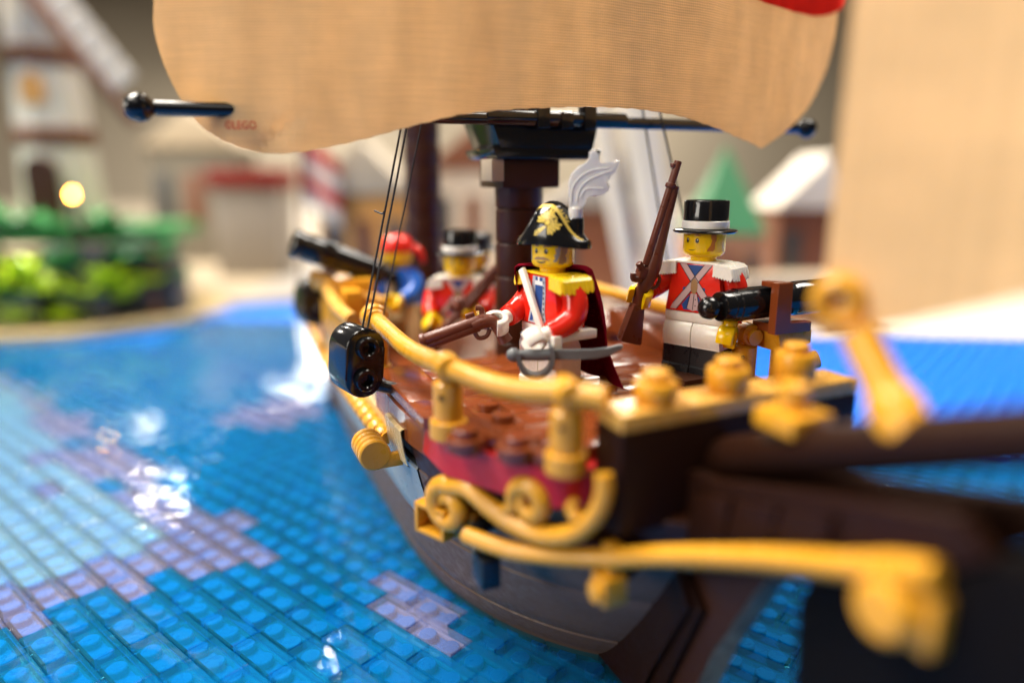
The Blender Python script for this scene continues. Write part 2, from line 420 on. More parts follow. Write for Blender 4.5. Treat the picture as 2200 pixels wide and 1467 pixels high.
for j in range(-40, 80):
    off = (j * 7) % 16 if j % 3 else 0
    for i in range(-45, 45):
        u, v = i * 16 + off - 4, j * 8
        c = sea_xy(u, v)
        if not (-470 < c.x < 330 and 60 < c.y < 560): continue
        if c.x > 60 and c.y > 300 - 0.18 * (c.x - 60): continue
        if c.x < -250 and c.y > 470: continue
        if under_hull(c.x, c.y): continue
        q = px(c.x, c.y, 0)
        if q is None or not (-260 < q[0] < 2460 and q[1] < 1760): continue
        kind = 'clear_azure'
        jit = (c.x + random.uniform(-5, 5), c.y + random.uniform(-5, 5))
        if inside(jit, PALE): kind = 'clear_pale'
        elif inside(jit, LILAC) and random.random() < 0.93: kind = 'clear_glass'
        elif (c - Vector((-118, 325))).length < 22 or (c - Vector((-60, 372))).length < 14: kind = 'clear_glass'
        elif abs((c - Vector((-27, 162))).dot(TD)) < 13.5 and abs((c - Vector((-27, 162))).dot(TN)) < 7.5: kind = 'clear_glass'
        cells.append((q[2] if (0 <= q[0] <= 2200 and q[1] < 1500) else q[2] + 2000, c, kind))
cells.sort(key=lambda t: t[0])
proto = {}
for k in ('clear_azure', 'clear_glass', 'clear_pale'):
    pm = plate_mesh(); me = bpy.data.meshes.new('plate'); pm.to_mesh(me); pm.free(); me.materials.append(M[k]); me.materials.append(M[k.replace('clear_azure', 'azure_wall').replace('clear_glass', 'glass_wall').replace('clear_pale', 'pale_wall')]); proto[k] = me
ang = math.atan2(TD.y, TD.x)
for d, c, k in cells[:300]:
    o = bpy.data.objects.new('plate', proto[k]); col.objects.link(o); o.parent = sea
    o.location = (c.x, c.y, random.uniform(-0.04, 0.04)); o.rotation_euler = (R(random.gauss(0, 0.35)), R(random.gauss(0, 0.22)), ang)
for k in ('clear_azure', 'clear_glass', 'clear_pale'):
    bm = B()
    for d, c, kk in cells[300:]:
        if kk != k: continue
        n0 = len(bm.verts); bm.from_mesh(proto[k]); bm.verts.ensure_lookup_table()
        T = Matrix.Translation((c.x, c.y, 0)) @ Matrix.Rotation(ang, 4, 'Z') @ Matrix.Rotation(R(random.gauss(0, 0.35)), 4, 'X') @ Matrix.Rotation(R(random.gauss(0, 0.22)), 4, 'Y')
        bmesh.ops.transform(bm, matrix=T, verts=bm.verts[n0:])
    if len(bm.verts):
        o = obj('far_plate', bm, k, sea, sharp=0, keep=True); o['kind'] = 'stuff'; o.data.materials.append(proto[k].materials[1])
# studs of the baseplate, all over, and the bare far part of the sea
bm = B(); bmf = B()
for j in range(-40, 85):
    for i in range(-90, 90):
        c = sea_xy(i * 8, j * 8)
        if not (-470 < c.x < 420 and 60 < c.y < 640): continue
        bare = c.x > 60 and c.y > 300 - 0.18 * (c.x - 60)
        if not bare and (c.y > 470 or c.x < -330): continue
        if under_hull(c.x, c.y): continue
        q = px(c.x, c.y, 0)
        if q is None or not (-200 < q[0] < 2400 and q[1] < 1700): continue
        seg = 14 if q[2] < 230 else 8
        tgt = bmf if bare else bm
        z = -0.0 if bare else -3.2
        lathe(tgt, [(2.4, z - 0.02), (2.4, z + 1.5), (2.15, z + 1.75), (0, z + 1.75)], seg, Matrix.Translation((c.x, c.y, 0)))
o = obj('stud', bm, 'base_blue', sea); o['kind'] = 'stuff'
o = obj('stud', bmf, 'far_blue', sea); o['kind'] = 'stuff'
bm = B(); prism(bm, [(62, 305), (420, 230), (900, 150), (900, 640), (-300, 640), (-260, 560), (62, 520)], -3.1, 0.0)
o = obj('far_baseplate', bm, 'far_blue', sea, sharp=0)

# ================================================================== THE SHIP
ship = empty('toy_ship', SHIP, SRZ, 'brown and gold toy brick sailing ship with tan cloth sails', 'toy ship')
def P(name, bm, mat, parent=ship, **k): return obj(name, bm, mat, parent, **k)

def course(z0, z1, a0, a1, out=0.0, na=46, steps=4, thick=None, side=0):
    """a strake of the hull from height z0 to z1; side 0 both, -1 starboard, 1 port"""
    bm = B()
    def row(z, s, o):
        e = min(a1, 28 + 34 * (max(0, min(z, 60)) / 51) ** 0.8)
        return [Vector((a0 + (e - a0) * (1 - (1 - k / na) ** 1.6), s * (half_width(a0 + (e - a0) * (1 - (1 - k / na) ** 1.6), z) + o), z)) for k in range(na + 1)]
    for s in ((-1, 1) if side == 0 else (side,)):
        rows = [(z0, -0.6)] + [(z0 + (z1 - z0) * (0.04 + 0.92 * t / steps), 0) for t in range(steps + 1)] + [(z1, -0.6), (z1, -6.0)]
        V = [[bm.verts.new(v) for v in row(z, s, o + out)] for z, o in rows]
        for a, b in zip(V, V[1:]):
            for k in range(na):
                try: bm.faces.new((a[k], a[k + 1], b[k + 1], b[k]))
                except ValueError: pass
    return bm
P('hull_strake', course(-3.0, 9, -190, 999), 'hull_brown')
P('hull_strake', course(9, 26, -190, 999), 'hull_brown')
P('hull_strake', course(26, 44, -2, 999), 'hull_brown')
P('hull_strake', course(44, 51, -2, 999), 'dark_brown')
[P('hull_panel', course(26, 44, -190, -2.4, 0.3, side=q), 'sand_blue') for q in (-1, 1)]
# tan brick course above the panels
for k in range(11):
    a0 = -182 + k * 16
    [P('hull_brick', course(44, 51, a0 + 0.1, a0 + 15.9, 0.8, na=6, steps=2, side=q), 'tan') for q in (-1, 1)]
[P('hull_brick', course(51, 57, -182, -30, 0.4, na=30, steps=2, side=q), 'tan') for q in (-1, 1)]
[P('hull_brick', course(44.2, 54.0, -16, -2.5, 2.2, na=4, steps=2, side=q), 'tan') for q in (-1, 1)]
for k in range(5):
    a0 = -30 + k * 14.5
    [P('rim_slope', course(51, 59.4 if k > 2 else 58.7, a0 + 0.08, a0 + 14.4, 1.2, na=10, steps=3, side=q), 'dark_red' if k > 2 else 'reddish_brown') for q in (-1, 1)]
P('deck_base', prism(B(), [(-180, -40), (-30, -41), (10, -41), (34, -30), (52, -18), (52, 18), (34, 30), (10, 41), (-30, 41), (-180, 40)], 40, 44.5), 'dark_brown')
P('bow_plate', prism(B(), [(-30, -42), (10, -43.5), (22, -43), (34, -36), (44, -29.5), (45.9, -25), (45.9, 25), (44, 29.5), (34, 36), (22, 43), (10, 43), (-30, 42)], 52, 59.3), 'dark_red')
[P('hull_core', course(0, 51.5, -189, 999, -1.6, side=q), 'dark_brown') for q in (-1, 1)]
P('transom', box(B(), -192, -186, -34, 34, 0, 70, 0.4), 'dark_brown')
# foredeck: under-plate, long margin tiles, rows of tiles, plates with open studs
DZ = 62.0
P('deck_tile', prism(B(), [(-30, -45), (1.5, -45), (1.5, -34.1), (-30, -34.1)], 59.35, DZ, bev=0.15), 'reddish_brown')
P('deck_tile', prism(B(), [(1.65, -45), (13.5, -45), (16.5, -37.2), (29.5, -36.2), (31.0, -34.1), (1.65, -34.1)], 59.35, DZ, bev=0.15), 'reddish_brown')
P('deck_tile', prism(B(), [(-30, 34.1), (-30, 45), (14, 44.6), (24, 41.4), (30, 38.4), (30, 34.1)], 59.35, DZ, bev=0.15), 'reddish_brown')
def deck_row(a0, p0, p1, lens):
    p = p0; k = 0
    while p < p1 - 0.5:
        L = min(lens[k % len(lens)], p1 - p); k += 1
        P('deck_tile', box(B(), a0 + 0.05, a0 + 7.95, p + 0.05, p + L - 0.05, 59.35, DZ, 0.14), 'reddish_brown')
        p += L
def open_plate(a0, a1, p0, p1):
    bm = box(B(), a0 + 0.05, a1 - 0.05, p0 + 0.05, p1 - 0.05, 59.35, DZ - 0.02, 0.12)
    o = P('deck_plate', bm, 'reddish_brown')
    na, npp = round((a1 - a0) / 8), round((p1 - p0) / 8)
    for i in range(na):
        for j in range(npp):
            b = B(); stud(b, a0 + 8 * (i + .5), p0 + 8 * (j + .5), DZ - 0.02, seg=24); obj('stud', b, 'reddish_brown', o)
open_plate(10, 26, -34, -26)
deck_row(10, -26, 34, (32, 24)); deck_row(18, -26, 34, (24, 32))
for k, a0 in enumerate((-30, -22, -14, -6, 2)):
    deck_row(a0, -34, 34, ((32, 24, 16), (16, 32, 24), (24, 24, 24))[k % 3])
deck_row(26, -34, 34, (16, 32, 24)); deck_row(34, -26, 30, (24, 32))
P('deck_tile', box(B(), 42.05, 45.9, -18, 24, 59.35, DZ, .14), 'reddish_brown')
b = B(); stud(b, 6.5, 5.5, DZ, seg=24); P('stud', b, 'reddish_brown')
P('deck_step', box(B(), -46, -30.1, -38, 38, 44.5, 55, 0.2), 'reddish_brown')
for k in range(17):
    a0 = -182 + k * 8
    for p0, p1 in ((-38, -6), (-6, 18), (18, 38)):
        P('waist_tile', box(B(), a0 + 0.05, a0 + 7.95, p0 + 0.05, p1 - 0.05, 44.6, 48, 0.14), 'reddish_brown')
for s in (-1, 1):
    for k in range(8):
        a0 = -46 - 16 * (k + 1)
        P('bulwark_brick', box(B(), a0 + 0.05, a0 + 15.95, min(s * 38.1, s * 44), max(s * 38.1, s * 44), 48, 62, 0.2), 'reddish_brown' if s > 0 or k % 2 else 'dark_brown')
# brown slopes on the port side of the waist
for a0, z1 in ((-28, 68), (-44, 70), (-60, 66)):
    P('slope_brick', prism(B(), [(a0, 62), (a0 + 15.9, 62), (a0 + 15.9, 64), (a0 + 4, z1), (a0, z1)], 36, 44, XZ, 0.2), 'reddish_brown')

# rails
def post(a, p, z0, z1, name='rail_post'):
    bm = B()
    lathe(bm, [(0, z0), (3.7, z0), (3.95, z0 + .25), (3.95, z0 + 3.6), (3.7, z0 + 3.9), (3.1, z0 + 4.0), (3.1, z1 - 3.4), (2.7, z1 - 3.0), (1.9, z1 - 2.6), (1.9, z1), (0, z1)], 24, Matrix.Translation((a, p, 0)))
    o = P(name, bm, 'gold')
    b2 = B(); rod(b2, (a + 2.2, p - 2.3, z1 - 5.6), (a + 2.5, p - 2.6, z1 - 5.6), 0.55, seg=10, rnd=0.05); obj('pin_hole', b2, 'dark_brown', o)
    b3 = B(); rod(b3, (a - 3.2, p + .6, z1), (a + 3.2, p - .6, z1), 2.75, seg=18, rnd=.5); obj('clip', b3, 'gold', o)
    return o
RZ_ = 74.5
post(19.8, -41.3, 59.5, RZ_); post(45.0, -27.4, 59.5, RZ_)
bm = B(); tube(bm, [(-36.0, -43.0, RZ_), (-22, -43.2, RZ_ - .6), (0, -43.2, RZ_ - .9), (19.8, -41.3, RZ_), (34, -34.6, RZ_ - 1.3), (45.0, -27.4, RZ_), (51.0, -23.0, RZ_)], 2.2, 14, n=8); P('rail', bm, 'gold')
post(-36, -43, 57.5, RZ_)
bm = B(); rod(bm, (-39.5, -43, RZ_), (-34.8, -43, RZ_), 3.7, seg=20, rnd=.8); P('rail_end', bm, 'gold')
bm = B(); tube(bm, [(-60, 38.4, RZ_), (-20, 38.6, RZ_), (12, 38.0, RZ_), (22, 37.6, RZ_ - 1)], 2.05, 14, n=6); P('rail', bm, 'gold')
post(18, 37.8, 57, RZ_ - .4)

# round studs on the red rim
for a, p in ((29.0, -41.0), (36.6, -33.6), (40.6, -28.0), (29.0, 38.6), (36, 33)):
    bm = B(); lathe(bm, [(0, 59.4), (2.6, 59.4), (2.6, 60), (3.8, 60.2), (3.95, 60.4), (3.95, 62.5), (3.7, 62.8), (2.45, 62.8), (2.45, 64.3), (2.2, 64.55), (0, 64.55)], 24, Matrix.Translation((a, p, 0)))
    P('round_plate', bm, 'reddish_brown')

# fore beam with gold rounds
P('fore_beam', box(B(), 46.2, 55.0, -22.0, 33.6, 50, 69.2, 0.35), 'bow_shade_brown')
for p0, p1 in ((-22.0, -6.1), (-6.0, 9.9), (10.0, 33.6)):
    P('beam_plate', box(B(), 46.4, 54.8, p0, p1, 69.25, 72.4, 0.25), 'gold_pale')
for p, z1, r in ((-12.5, 76.6, 3.95), (3.8, 77.2, 3.95), (20.6, 78.4, 3.95)):
    bm = B(); lathe(bm, [(0, 72.4), (3.5, 72.4), (3.5, 73), (r - .2, 73.3), (r, 73.6), (r, z1 - .4), (r - .3, z1), (2.5, z1), (2.5, z1 + 1.5), (2.2, z1 + 1.8), (0, z1 + 1.8)], 24, Matrix.Translation((50.8, p, 0)))
    P('round_brick', bm, 'gold')
# bowsprit, its saddle, and the gold ring post
BS0, BS1 = Vector((44, 0, 56.5)), Vector((138, 0, 97.3))
bm = B(); rod(bm, BS0, BS1, 4.1, 3.6, 24, .6); bs = P('bowsprit', bm, 'bow_shade_brown')
bm = B(); box(bm, 66.5, 75, -4.3, 4.3, 72.4, 75.6, .3); lathe(bm, [(0, 75.6), (2.5, 75.6), (2.5, 79.8), (2.2, 80), (0, 80)], 20, Matrix.Translation((70.5, 0, 0))); P('saddle', bm, 'gold')
bm = B(); lathe(bm, [(0, -4), (3.6, -4), (3.6, 2.2), (3.2, 3), (2.9, 3.6), (2.7, 6), (2.7, 13), (0, 13)], 20, along((89.0, 0, 80.2), (78.5, 0, 93.5))); P('ring_post', bm, 'gold')
bm = B()
c0 = Vector((77.2, 0, 94.2)); axv = Vector((0.55, -0.83, -0.05)).normalized(); e1 = axv.cross(Vector((0, 0, 1))).normalized(); e2 = axv.cross(e1)
rings = []
for k in range(28):
    t = 2 * math.pi * k / 28; d = math.cos(t) * e1 + math.sin(t) * e2
    rings.append([bm.verts.new(c0 + d * (2.75 + 1.35 * math.cos(s)) + axv * 1.9 * math.sin(s)) for s in [2 * math.pi * q / 12 for q in range(12)]])
for k in range(28):
    for q in range(12): bm.faces.new((rings[k][q], rings[k][(q + 1) % 12], rings[(k + 1) % 28][(q + 1) % 12], rings[(k + 1) % 28][q]))
P('ring', bm, 'gold')
# beakhead below the bowsprit
P('beak_side', prism(B(), [(52, 44), (52, 60), (62, 60.5), (103, 73.5), (107, 70), (98, 62), (80, 52), (62, 42)], -7.5, -4.2, XZ, .3), 'bow_shade_brown')
P('beak_side', prism(B(), [(52, 44), (52, 60), (62, 60.5), (103, 73.5), (107, 70), (98, 62), (80, 52), (62, 42)], 4.2, 7.5, XZ, .3), 'bow_shade_brown')
P('beak_deck', prism(B(), [(54, 53), (100, 69), (100, 66), (54, 50)], -4.15, 4.15, XZ), 'bow_shade_brown')
P('figurehead_block', prism(B(), [(84, 14), (81.5, 49), (83, 53.5), (98, 61.5), (107, 69.6), (130, 78), (142, 60), (142, 8), (110, 4)], -7.0, 7.0, XZ, .6), 'black_matte')
P('figurehead', box(B(), 93.0, 104.0, -9.6, -6.6, 55.5, 63.4, .8), 'gold')
bm = B(); lathe(bm, [(0, 0), (3.4, 0), (3.9, .5), (3.9, 2.6), (3.2, 3.2), (0, 3.2)], 20, along((98.5, -9.6, 59.6), (98.5, -12, 59.6))); P('figurehead', bm, 'gold')
bm = B(); tube(bm, [(27, -40.5, 40.5), (38, -34, 41.0), (50.8, -23.5, 44.0), (62, -17.5, 49), (75.2, -12.5, 54.6), (84, -10.2, 58.2), (92, -9.6, 61.6), (98, -9.3, 64.6), (103, -9.0, 66.2)], 1.85, 14, n=6); P('bow_bar', bm, 'gold')
bm = B(); box(bm, 50, 55, -24.5, -19.5, 36, 41.5, .4); box(bm, 51, 54, -23.0, -20.0, 41, 47.5, .4); rod(bm, (52.5, -25.6, 38.4), (52.5, -20, 38.4), 2.1, seg=18); P('bar_clip', bm, 'gold')
for p0, p1 in (((27, -40.5, 40.5), (22, -30, 40.5)), ((52.5, -20.5, 39.5), (43, -6, 38)), ((22, -41.0, 40), (18, -33, 40))):
    bm = B(); rod(bm, p0, p1, 1.6, seg=12); P('bar_stay', bm, 'black_soft')
for p0, p1 in (((-15.5, -50, 62.5), (-14, -42, 60)), ((-119, -46, 61), (-118, -38, 58))):
    bm = B(); rod(bm, p0, p1, 1.6, seg=12); P('block_arm', bm, 'black_soft')
# stem
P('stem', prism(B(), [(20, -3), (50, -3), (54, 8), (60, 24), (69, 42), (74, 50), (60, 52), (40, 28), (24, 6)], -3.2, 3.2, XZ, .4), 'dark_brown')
# layered cheek pieces either side of the stem
for q in (-1, 1):
    for k, (o, z0) in enumerate(((4.9, 0), (6.3, 8))):
        P('stem_cheek', prism(B(), [(24, -3), (45 - 5 * k, -3), (49 - 4 * k, 10), (58 - 2 * k, 32), (52, 38), (38, 22), (24, 6)], min(q * (o - 1.6), q * o), max(q * (o - 1.6), q * o), XZ, .3), 'bow_shade_brown')
# layered planks on the beak
for k in range(3):
    P('beak_plank', prism(B(), [(57 + 10 * k, 47.5 + 5.2 * k), (66.5 + 10 * k, 51.5 + 4.6 * k), (67.5 + 10 * k, 60.2 + 3.2 * k), (58.5 + 10 * k, 57.2 + 3.2 * k)], -8.9, -7.6, XZ, .25), 'bow_shade_brown')

# gold scrollwork on the starboard bow
SA, SB = Vector((18, -42.6, 0)), Vector((53.2, -24.5, 0)); sd = (SB - SA).normalized()
def scr(u, z, o=0.0): return SA + sd * u + Vector((sd.y, -sd.x, 0)) * o + Vector((0, 0, z))
def spiral(cx, cz, r0, r1, t0, turns, n=30):
    return [(cx + (r0 + (r1 - r0) * k / n) * math.cos(t0 + turns * 2 * math.pi * k / n), cz + (r0 + (r1 - r0) * k / n) * math.sin(t0 + turns * 2 * math.pi * k / n)) for k in range(n + 1)]
sp1 = spiral(2.6, 44.2, 5.0, 1.6, R(80), 1.25)
main = list(reversed(sp1)) + [(8.2, 50.0), (14.4, 47.6), (20.4, 46.0), (27.2, 46.0), (34.0, 48.6), (38.6, 53.6), (40.3, 58.6), (40.0, 62.0)]
bm = B(); tube(bm, [scr(u, z, 0.6) for u, z in main], [1.1, 1.9, 2.1, 2.1, 2.1, 2.2, 2.1, 1.6], 14, n=3); sc_ = P('scroll', bm, 'gold')
sp2 = spiral(24.0, 51.6, 4.2, 1.3, R(205), -1.2)
bm = B(); tube(bm, [scr(u, z, 0.6) for u, z in [(17.0, 47.4)] + sp2], [1.4, 2.0, 1.9, 1.6, 1.2], 14, n=3); P('scroll', bm, 'gold')
bm = B(); tube(bm, [scr(35.0, 52.0, .6), scr(33.6, 53.6, .6), scr(34.4, 55.4, .6)], [1.6, 1.3, .8], 12, n=4); P('scroll', bm, 'gold')
# hollow gold brick carrying the scroll
bm = B()
fm = Matrix.Translation(scr(0, 0, -1.0)) @ Matrix.Rotation(math.atan2(sd.y, sd.x), 4, 'Z')
box(bm, -6.2, 8.0, 0.0, 3.0, 36.4, 43.4, .25, fm)
box(bm, -6.2, -5.2, -3.4, 0.0, 36.4, 43.4, .2, fm); box(bm, 1.6, 2.6, -3.4, 0.0, 36.4, 43.4, .2, fm)
box(bm, -5.2, 1.6, -3.4, 0.0, 36.4, 37.4, .2, fm); box(bm, -5.2, 1.6, -3.4, 0.0, 42.4, 43.4, .2, fm)
P('scroll_mount', bm, 'gold')
P('hull_hole', box(B(), 27, 33, -39.4, -35.2, 30.5, 37, .5), 'black_soft')

# gold rope trim and ribbed clips on the starboard side
bm = B(); tube(bm, [(a, -(half_width(a, 47) + 1.8), 46.0 + 0.00025 * (a + 60) ** 2) for a in range(-180, -15, 6)], 1.7, 10); trim = P('rope_trim', bm, 'gold')
bd = None
for k in range(26):
    a = -176 + k * 6.2
    loc = (a, -(half_width(a, 47) + 2.6), 46.0 + 0.00025 * (a + 60) ** 2)
    if bd is None:
        b = B(); lathe(b, [(0, -2.3), (1.6, -2.0), (2.5, -.6), (2.5, .6), (1.6, 2.0), (0, 2.3)], 14, Matrix.Rotation(R(90), 4, 'Y')); bd = obj('bead', b, 'gold', trim); bd.location = loc
    else: share(bd, trim, loc)
for k in range(4):
    a = -17.0 + k * 2.6
    b = B(); lathe(b, [(0, 0), (3.5, 0), (3.9, .35), (3.9, 1.7), (3.5, 2.05), (0, 2.05)], 22, along((a, -51.0, 46.6), (a + 1, -51.0, 46.6)))
    if k == 3: box(b, a + .1, a + 1.9, -51, -44.2, 43.0, 46.4, .2)
    P('clip_rib', b, 'gold')

# rigging blocks with their lines
def rig_block(a, p, z, tilt, nlines):
    e = empty('rigging_block'); e.parent = ship; e.location = (a, p, z); e.rotation_euler = (R(-6), 0, R(tilt))
    bm = B()
    pts = [(4.9 * math.cos(t), 3.6 + 4.9 * math.sin(t)) for t in [R(q) for q in range(0, 181, 15)]] + [(4.9 * math.cos(t), -3.6 + 4.9 * math.sin(t)) for t in [R(q) for q in range(180, 361, 15)]]
    prism(bm, pts, -6.5, 4.2, Matrix(((0, 0, 1, 0), (1, 0, 0, 0), (0, 1, 0, 0), (0, 0, 0, 1))), .5)
    obj('body', bm, 'black', e)
    for dz in (3.9, -3.9):
        b = B(); lathe(b, [(1.35, 3.0), (1.5, 4.2), (1.5, 5.6), (1.7, 5.85), (2.5, 5.85), (2.75, 5.6), (2.75, 4.1)], 22, Matrix.Translation((0, 0, dz)) @ Matrix.Rotation(R(90), 4, 'Y'))
        obj('hollow_stud', b, 'black', e)
    return e
rig_block(-15.5, -52.3, 68.6, 12, 2)
rig_block(-119, -48, 66.0, 12, 2)
def line(pts, r=0.22):
    bm = B(); tube(bm, pts, r, 6, n=4); return P('rigging_line', bm, 'thread')
line([(-12.5, -50.6, 75.5), (-22, -30, 150), (-34, -4, 248)], 0.26)
line([(-15.2, -51.2, 75.5), (-23.5, -31, 150), (-34, -5, 247)], 0.26)
line([(-30, -46, 60), (-31.5, -37, 96), (-30.5, -22, 160), (-34, -5, 246)], 0.2)
line([(-17.2, -44.0, 103.8), (-21.5, -43.4, 103.2), (-28.5, -43.6, 103.6)], 0.24)
line([(-14, 50, 76), (-23, 31, 150), (-34, 4, 248)], 0.3); line([(-25, 49, 70), (-29, 31, 150), (-34, 5, 247)], 0.3)

# masts
def mast(a, p, r, z0, z1, step):
    e = empty('mast'); e.parent = ship; e.location = (a, p, 0)
    z = z0; src = None
    while z < z1:
        bm = B(); lathe(bm, [(0, z + .03), (r - .5, z + .03), (r - .5, z + .3), (r - .15, z + .45), (r, z + .7), (r, z + step - .25), (r - .3, z + step), (0, z + step)], 28); obj('mast_brick', bm, 'dark_brown', e); z += step
    return e
fm_ = mast(-36, 0, 6.9, 55, 108, 9.6)
bm = B(); box(bm, -8.5, 8.5, -8.6, 8.6, 109, 116.6, .3); obj('mast_cap', bm, 'dark_brown', fm_)
bm = B(); box(bm, 2.0, 9.8, -12.4, -8.8, 110.8, 116.6, .3); obj('mast_cap', bm, 'house_tan', fm_)
bm = B(); rod(bm, (0, 0, 116), (0, 0, 262), 5.4, seg=24); obj('mast_pole', bm, 'dark_brown', fm_)
mast(-130, 0, 7.4, 48, 250, 9.6)
# top: black stepped plate with sloping ends
P('top_plate', prism(B(), [(-10.8, 116.7), (19.0, 116.7), (20.4, 118.2), (20.4, 119.4), (-12.0, 119.4), (-12.0, 118.2)], -47, -25.5, YZ, .2), 'black')
P('top_plate', prism(B(), [(-9.8, 119.45), (18.4, 119.45), (20.2, 127.4), (-12.8, 127.4)], -47, -26.2, YZ, .3), 'black')
for k in range(3):
    P('top_tooth', box(B(), -25.6, -21.6, -1.0 + k * 7, 2.6 + k * 7, 124.4, 130.6 if k % 2 == 0 else 128.6, .25), 'black')
# yard
bm = B(); rod(bm, (-24, -91, 126.3), (-24, 93, 126.8), 1.6, seg=20); yard = P('yard', bm, 'black')
for s, z in ((-94, 126.3), (95.5, 126.9)):
    b = B(); lathe(b, [(0, -3.2), (1.3, -3.0), (2.6, -1.6), (3.05, 0), (2.6, 1.7), (1.7, 2.7), (0, 3.0)], 24, Matrix.Translation((-24, s, z)) @ Matrix.Rotation(R(90), 4, 'X')); obj('ball_end', b, 'black', yard)
bm = B(); rod(bm, (-24, -15, 127.0), (-24, 27, 127.2), 2.0, seg=20); obj('yard_sleeve', bm, 'black', yard)

# main sail (Coons patch in the plane of the yard, bellied forward)
def lerp_poly(pts, t):
    L = [0]
    for a, b in zip(pts, pts[1:]): L.append(L[-1] + math.hypot(b[0] - a[0], b[1] - a[1]))
    s = t * L[-1]
    for i in range(len(pts) - 1):
        if s <= L[i + 1] or i == len(pts) - 2:
            q = (s - L[i]) / (L[i + 1] - L[i]); return Vector((pts[i][0] + (pts[i + 1][0] - pts[i][0]) * q, pts[i][1] + (pts[i + 1][1] - pts[i][1]) * q))
def dense(pts): return [(v.x, v.y) for v in smooth_path([(x, y, 0) for x, y in pts], 6)]
bot = dense([(-77.9, 119.6), (-72.4, 117.6), (-66.8, 117.0), (-59.1, 117.9), (-49.5, 120.1), (-37.6, 123.4), (-27.3, 125.8), (-16.6, 127.0), (-5.1, 127.8), (7.6, 128.3), (21.8, 128.1), (34.8, 126.8), (50.1, 123.8), (68.9, 120.0)])
lef = dense([(-77.9, 119.6), (-82.4, 123.1), (-85.6, 128.6), (-87.2, 132.1), (-88.9, 137.9), (-89.7, 143.7), (-89.1, 149.3), (-86, 175), (-84, 215)])
rig = dense([(68.9, 120.0), (88.0, 128.6), (104.0, 139.2), (113.0, 151.3), (116, 172), (104, 215)])
topl = [(-84, 215), (104, 215)]
def belly(p, z):
    k = 86 if p < 0 else 105
    b = -29.5 + 27 * (1 - (p / k) ** 2)
    b += 1.3 * math.exp(-((p + 76) ** 2 + (z - 121) ** 2) / 26) - 0.9 * math.exp(-((p + 70 - (z - 118)) ** 2) / 6 - ((z - 121) ** 2) / 22)
    b += 0.35 * math.sin(p * .16 + z * .05) + 0.2 * math.sin(p * .4 - z * .09)
    return b
def sail_pt(p, z, off=0.0): return Vector((belly(p, z) + off, p, z))
def coons(u, v):
    b_, t_ = lerp_poly(bot, u), lerp_poly(topl, u); l_, r_ = lerp_poly(lef, v), lerp_poly(rig, v)
    c = (1 - v) * b_ + v * t_ + (1 - u) * l_ + u * r_ - ((1 - u) * (1 - v) * Vector(bot[0]) + u * (1 - v) * Vector(bot[-1]) + (1 - u) * v * Vector(topl[0]) + u * v * Vector(topl[1]))
    fr = 0.10 * math.sin(u * 900) * (1 if v == 0 else 0)
    return sail_pt(c.x, c.y + fr)
bm = B(); grid(bm, coons, 110, 44, 0.22); sail = P('sail', bm, 'sail_cloth', sharp=0)
bm = B(); vs2, fs2 = text_poly('©LEGO', 2.5)
nv = [bm.verts.new(sail_pt(-74.2 + x * 0.78, 123.0 + y, 0.16)) for x, y in vs2]
for f in fs2: bm.faces.new([nv[i] for i in f])
obj('printed_mark', bm, 'print_red', sail, sharp=0)
bm = B(); decal(bm, ell(72, 180.5, 60, 22, 48), lambda x, y: sail_pt(x, y, 0.3), 4); obj('printed_disc', bm, 'print_cloth', sail, sharp=0)
# jib: runs fore and aft above the bowsprit
def jib_pt(u, v):
    a0 = 76.5 + 2.0 * v; a1 = 132 - 78 * v
    a = a0 + (max(a1, a0 + .5) - a0) * u
    zb = 91.5 + (a - 76) * 0.42 - 3.5 * math.sin(math.pi * u)
    return Vector((a, 4.5 * math.sin(math.pi * u) * (1 - v) + 0.6, zb + (225 - zb) * v))
def jib_pt2(u, v):
    a = 74.2 + 64 * u
    lo = 88.5 + 30 * u - 2.5 * math.sin(math.pi * u); hi = 260 - 150 * u * u - 8 * u
    return Vector((a, 5.0 * math.sin(math.pi * u), lo + (max(hi, lo + 1) - lo) * v))
bm = B(); grid(bm, jib_pt2, 30, 30, 0.22); P('jib', bm, 'sail_cloth', sharp=0)

# ================================================================== CANNONS
def cannon(label, base, tip, r, gold_mount):
    """base: breech end, tip: muzzle end, in ship millimetres"""
    w0, w1 = on_ship(*base), on_ship(*tip); L = (w1 - w0).length
    e = empty('cannon', w0, 0, label, 'cannon', 'deck cannons'); e.rotation_euler = (0, 0, 0)
    T = along((0, 0, 0), w1 - w0)
    bm = B()
    lathe(bm, [(0, 5.4), (r * .86, 5.4), (r * .9, 5.7), (r * .9, 8.0), (r * .94, 8.2), (r * .94, 9.6), (r, 9.8), (r, L * .62), (r * 1.0, L * .64), (r * 1.06, L * .65), (r * 1.06, L - 5), (r * 1.02, L - 4.6), (r * 1.02, L - 2.6), (r * 1.12, L - 2.2), (r * 1.12, L - .3), (r * 1.05, L), (r * .62, L), (r * .6, L - 8), (0, L - 8)], 28, T)
    obj('barrel', bm, 'black', e)
    bm = B(); lathe(bm, [(0, -.1), (1.2, .1), (2.3, 1.0), (2.85, 2.5), (2.5, 3.9), (1.7, 4.6), (1.3, 5.0), (1.3, 5.6), (0, 5.6)], 24, T); obj('knob', bm, 'black', e)
    return e, T, L
c1, T, L = cannon('black toy cannon in a brown bracket beside the soldier with the musket', (20.6, 21.0, 81.8), (22.2, 63.5, 83.0), 4.0, True)
LM = Matrix.Translation(-c1.location) @ SM            # ship millimetres -> this cannon's own axes
bm = B(); prism(bm, [(37.2, 75.6), (48.6, 75.6), (48.6, 78.0), (41.6, 78.0), (41.6, 87.8), (37.2, 87.8)], 25.9, 28.3, LM @ YZ, .15)
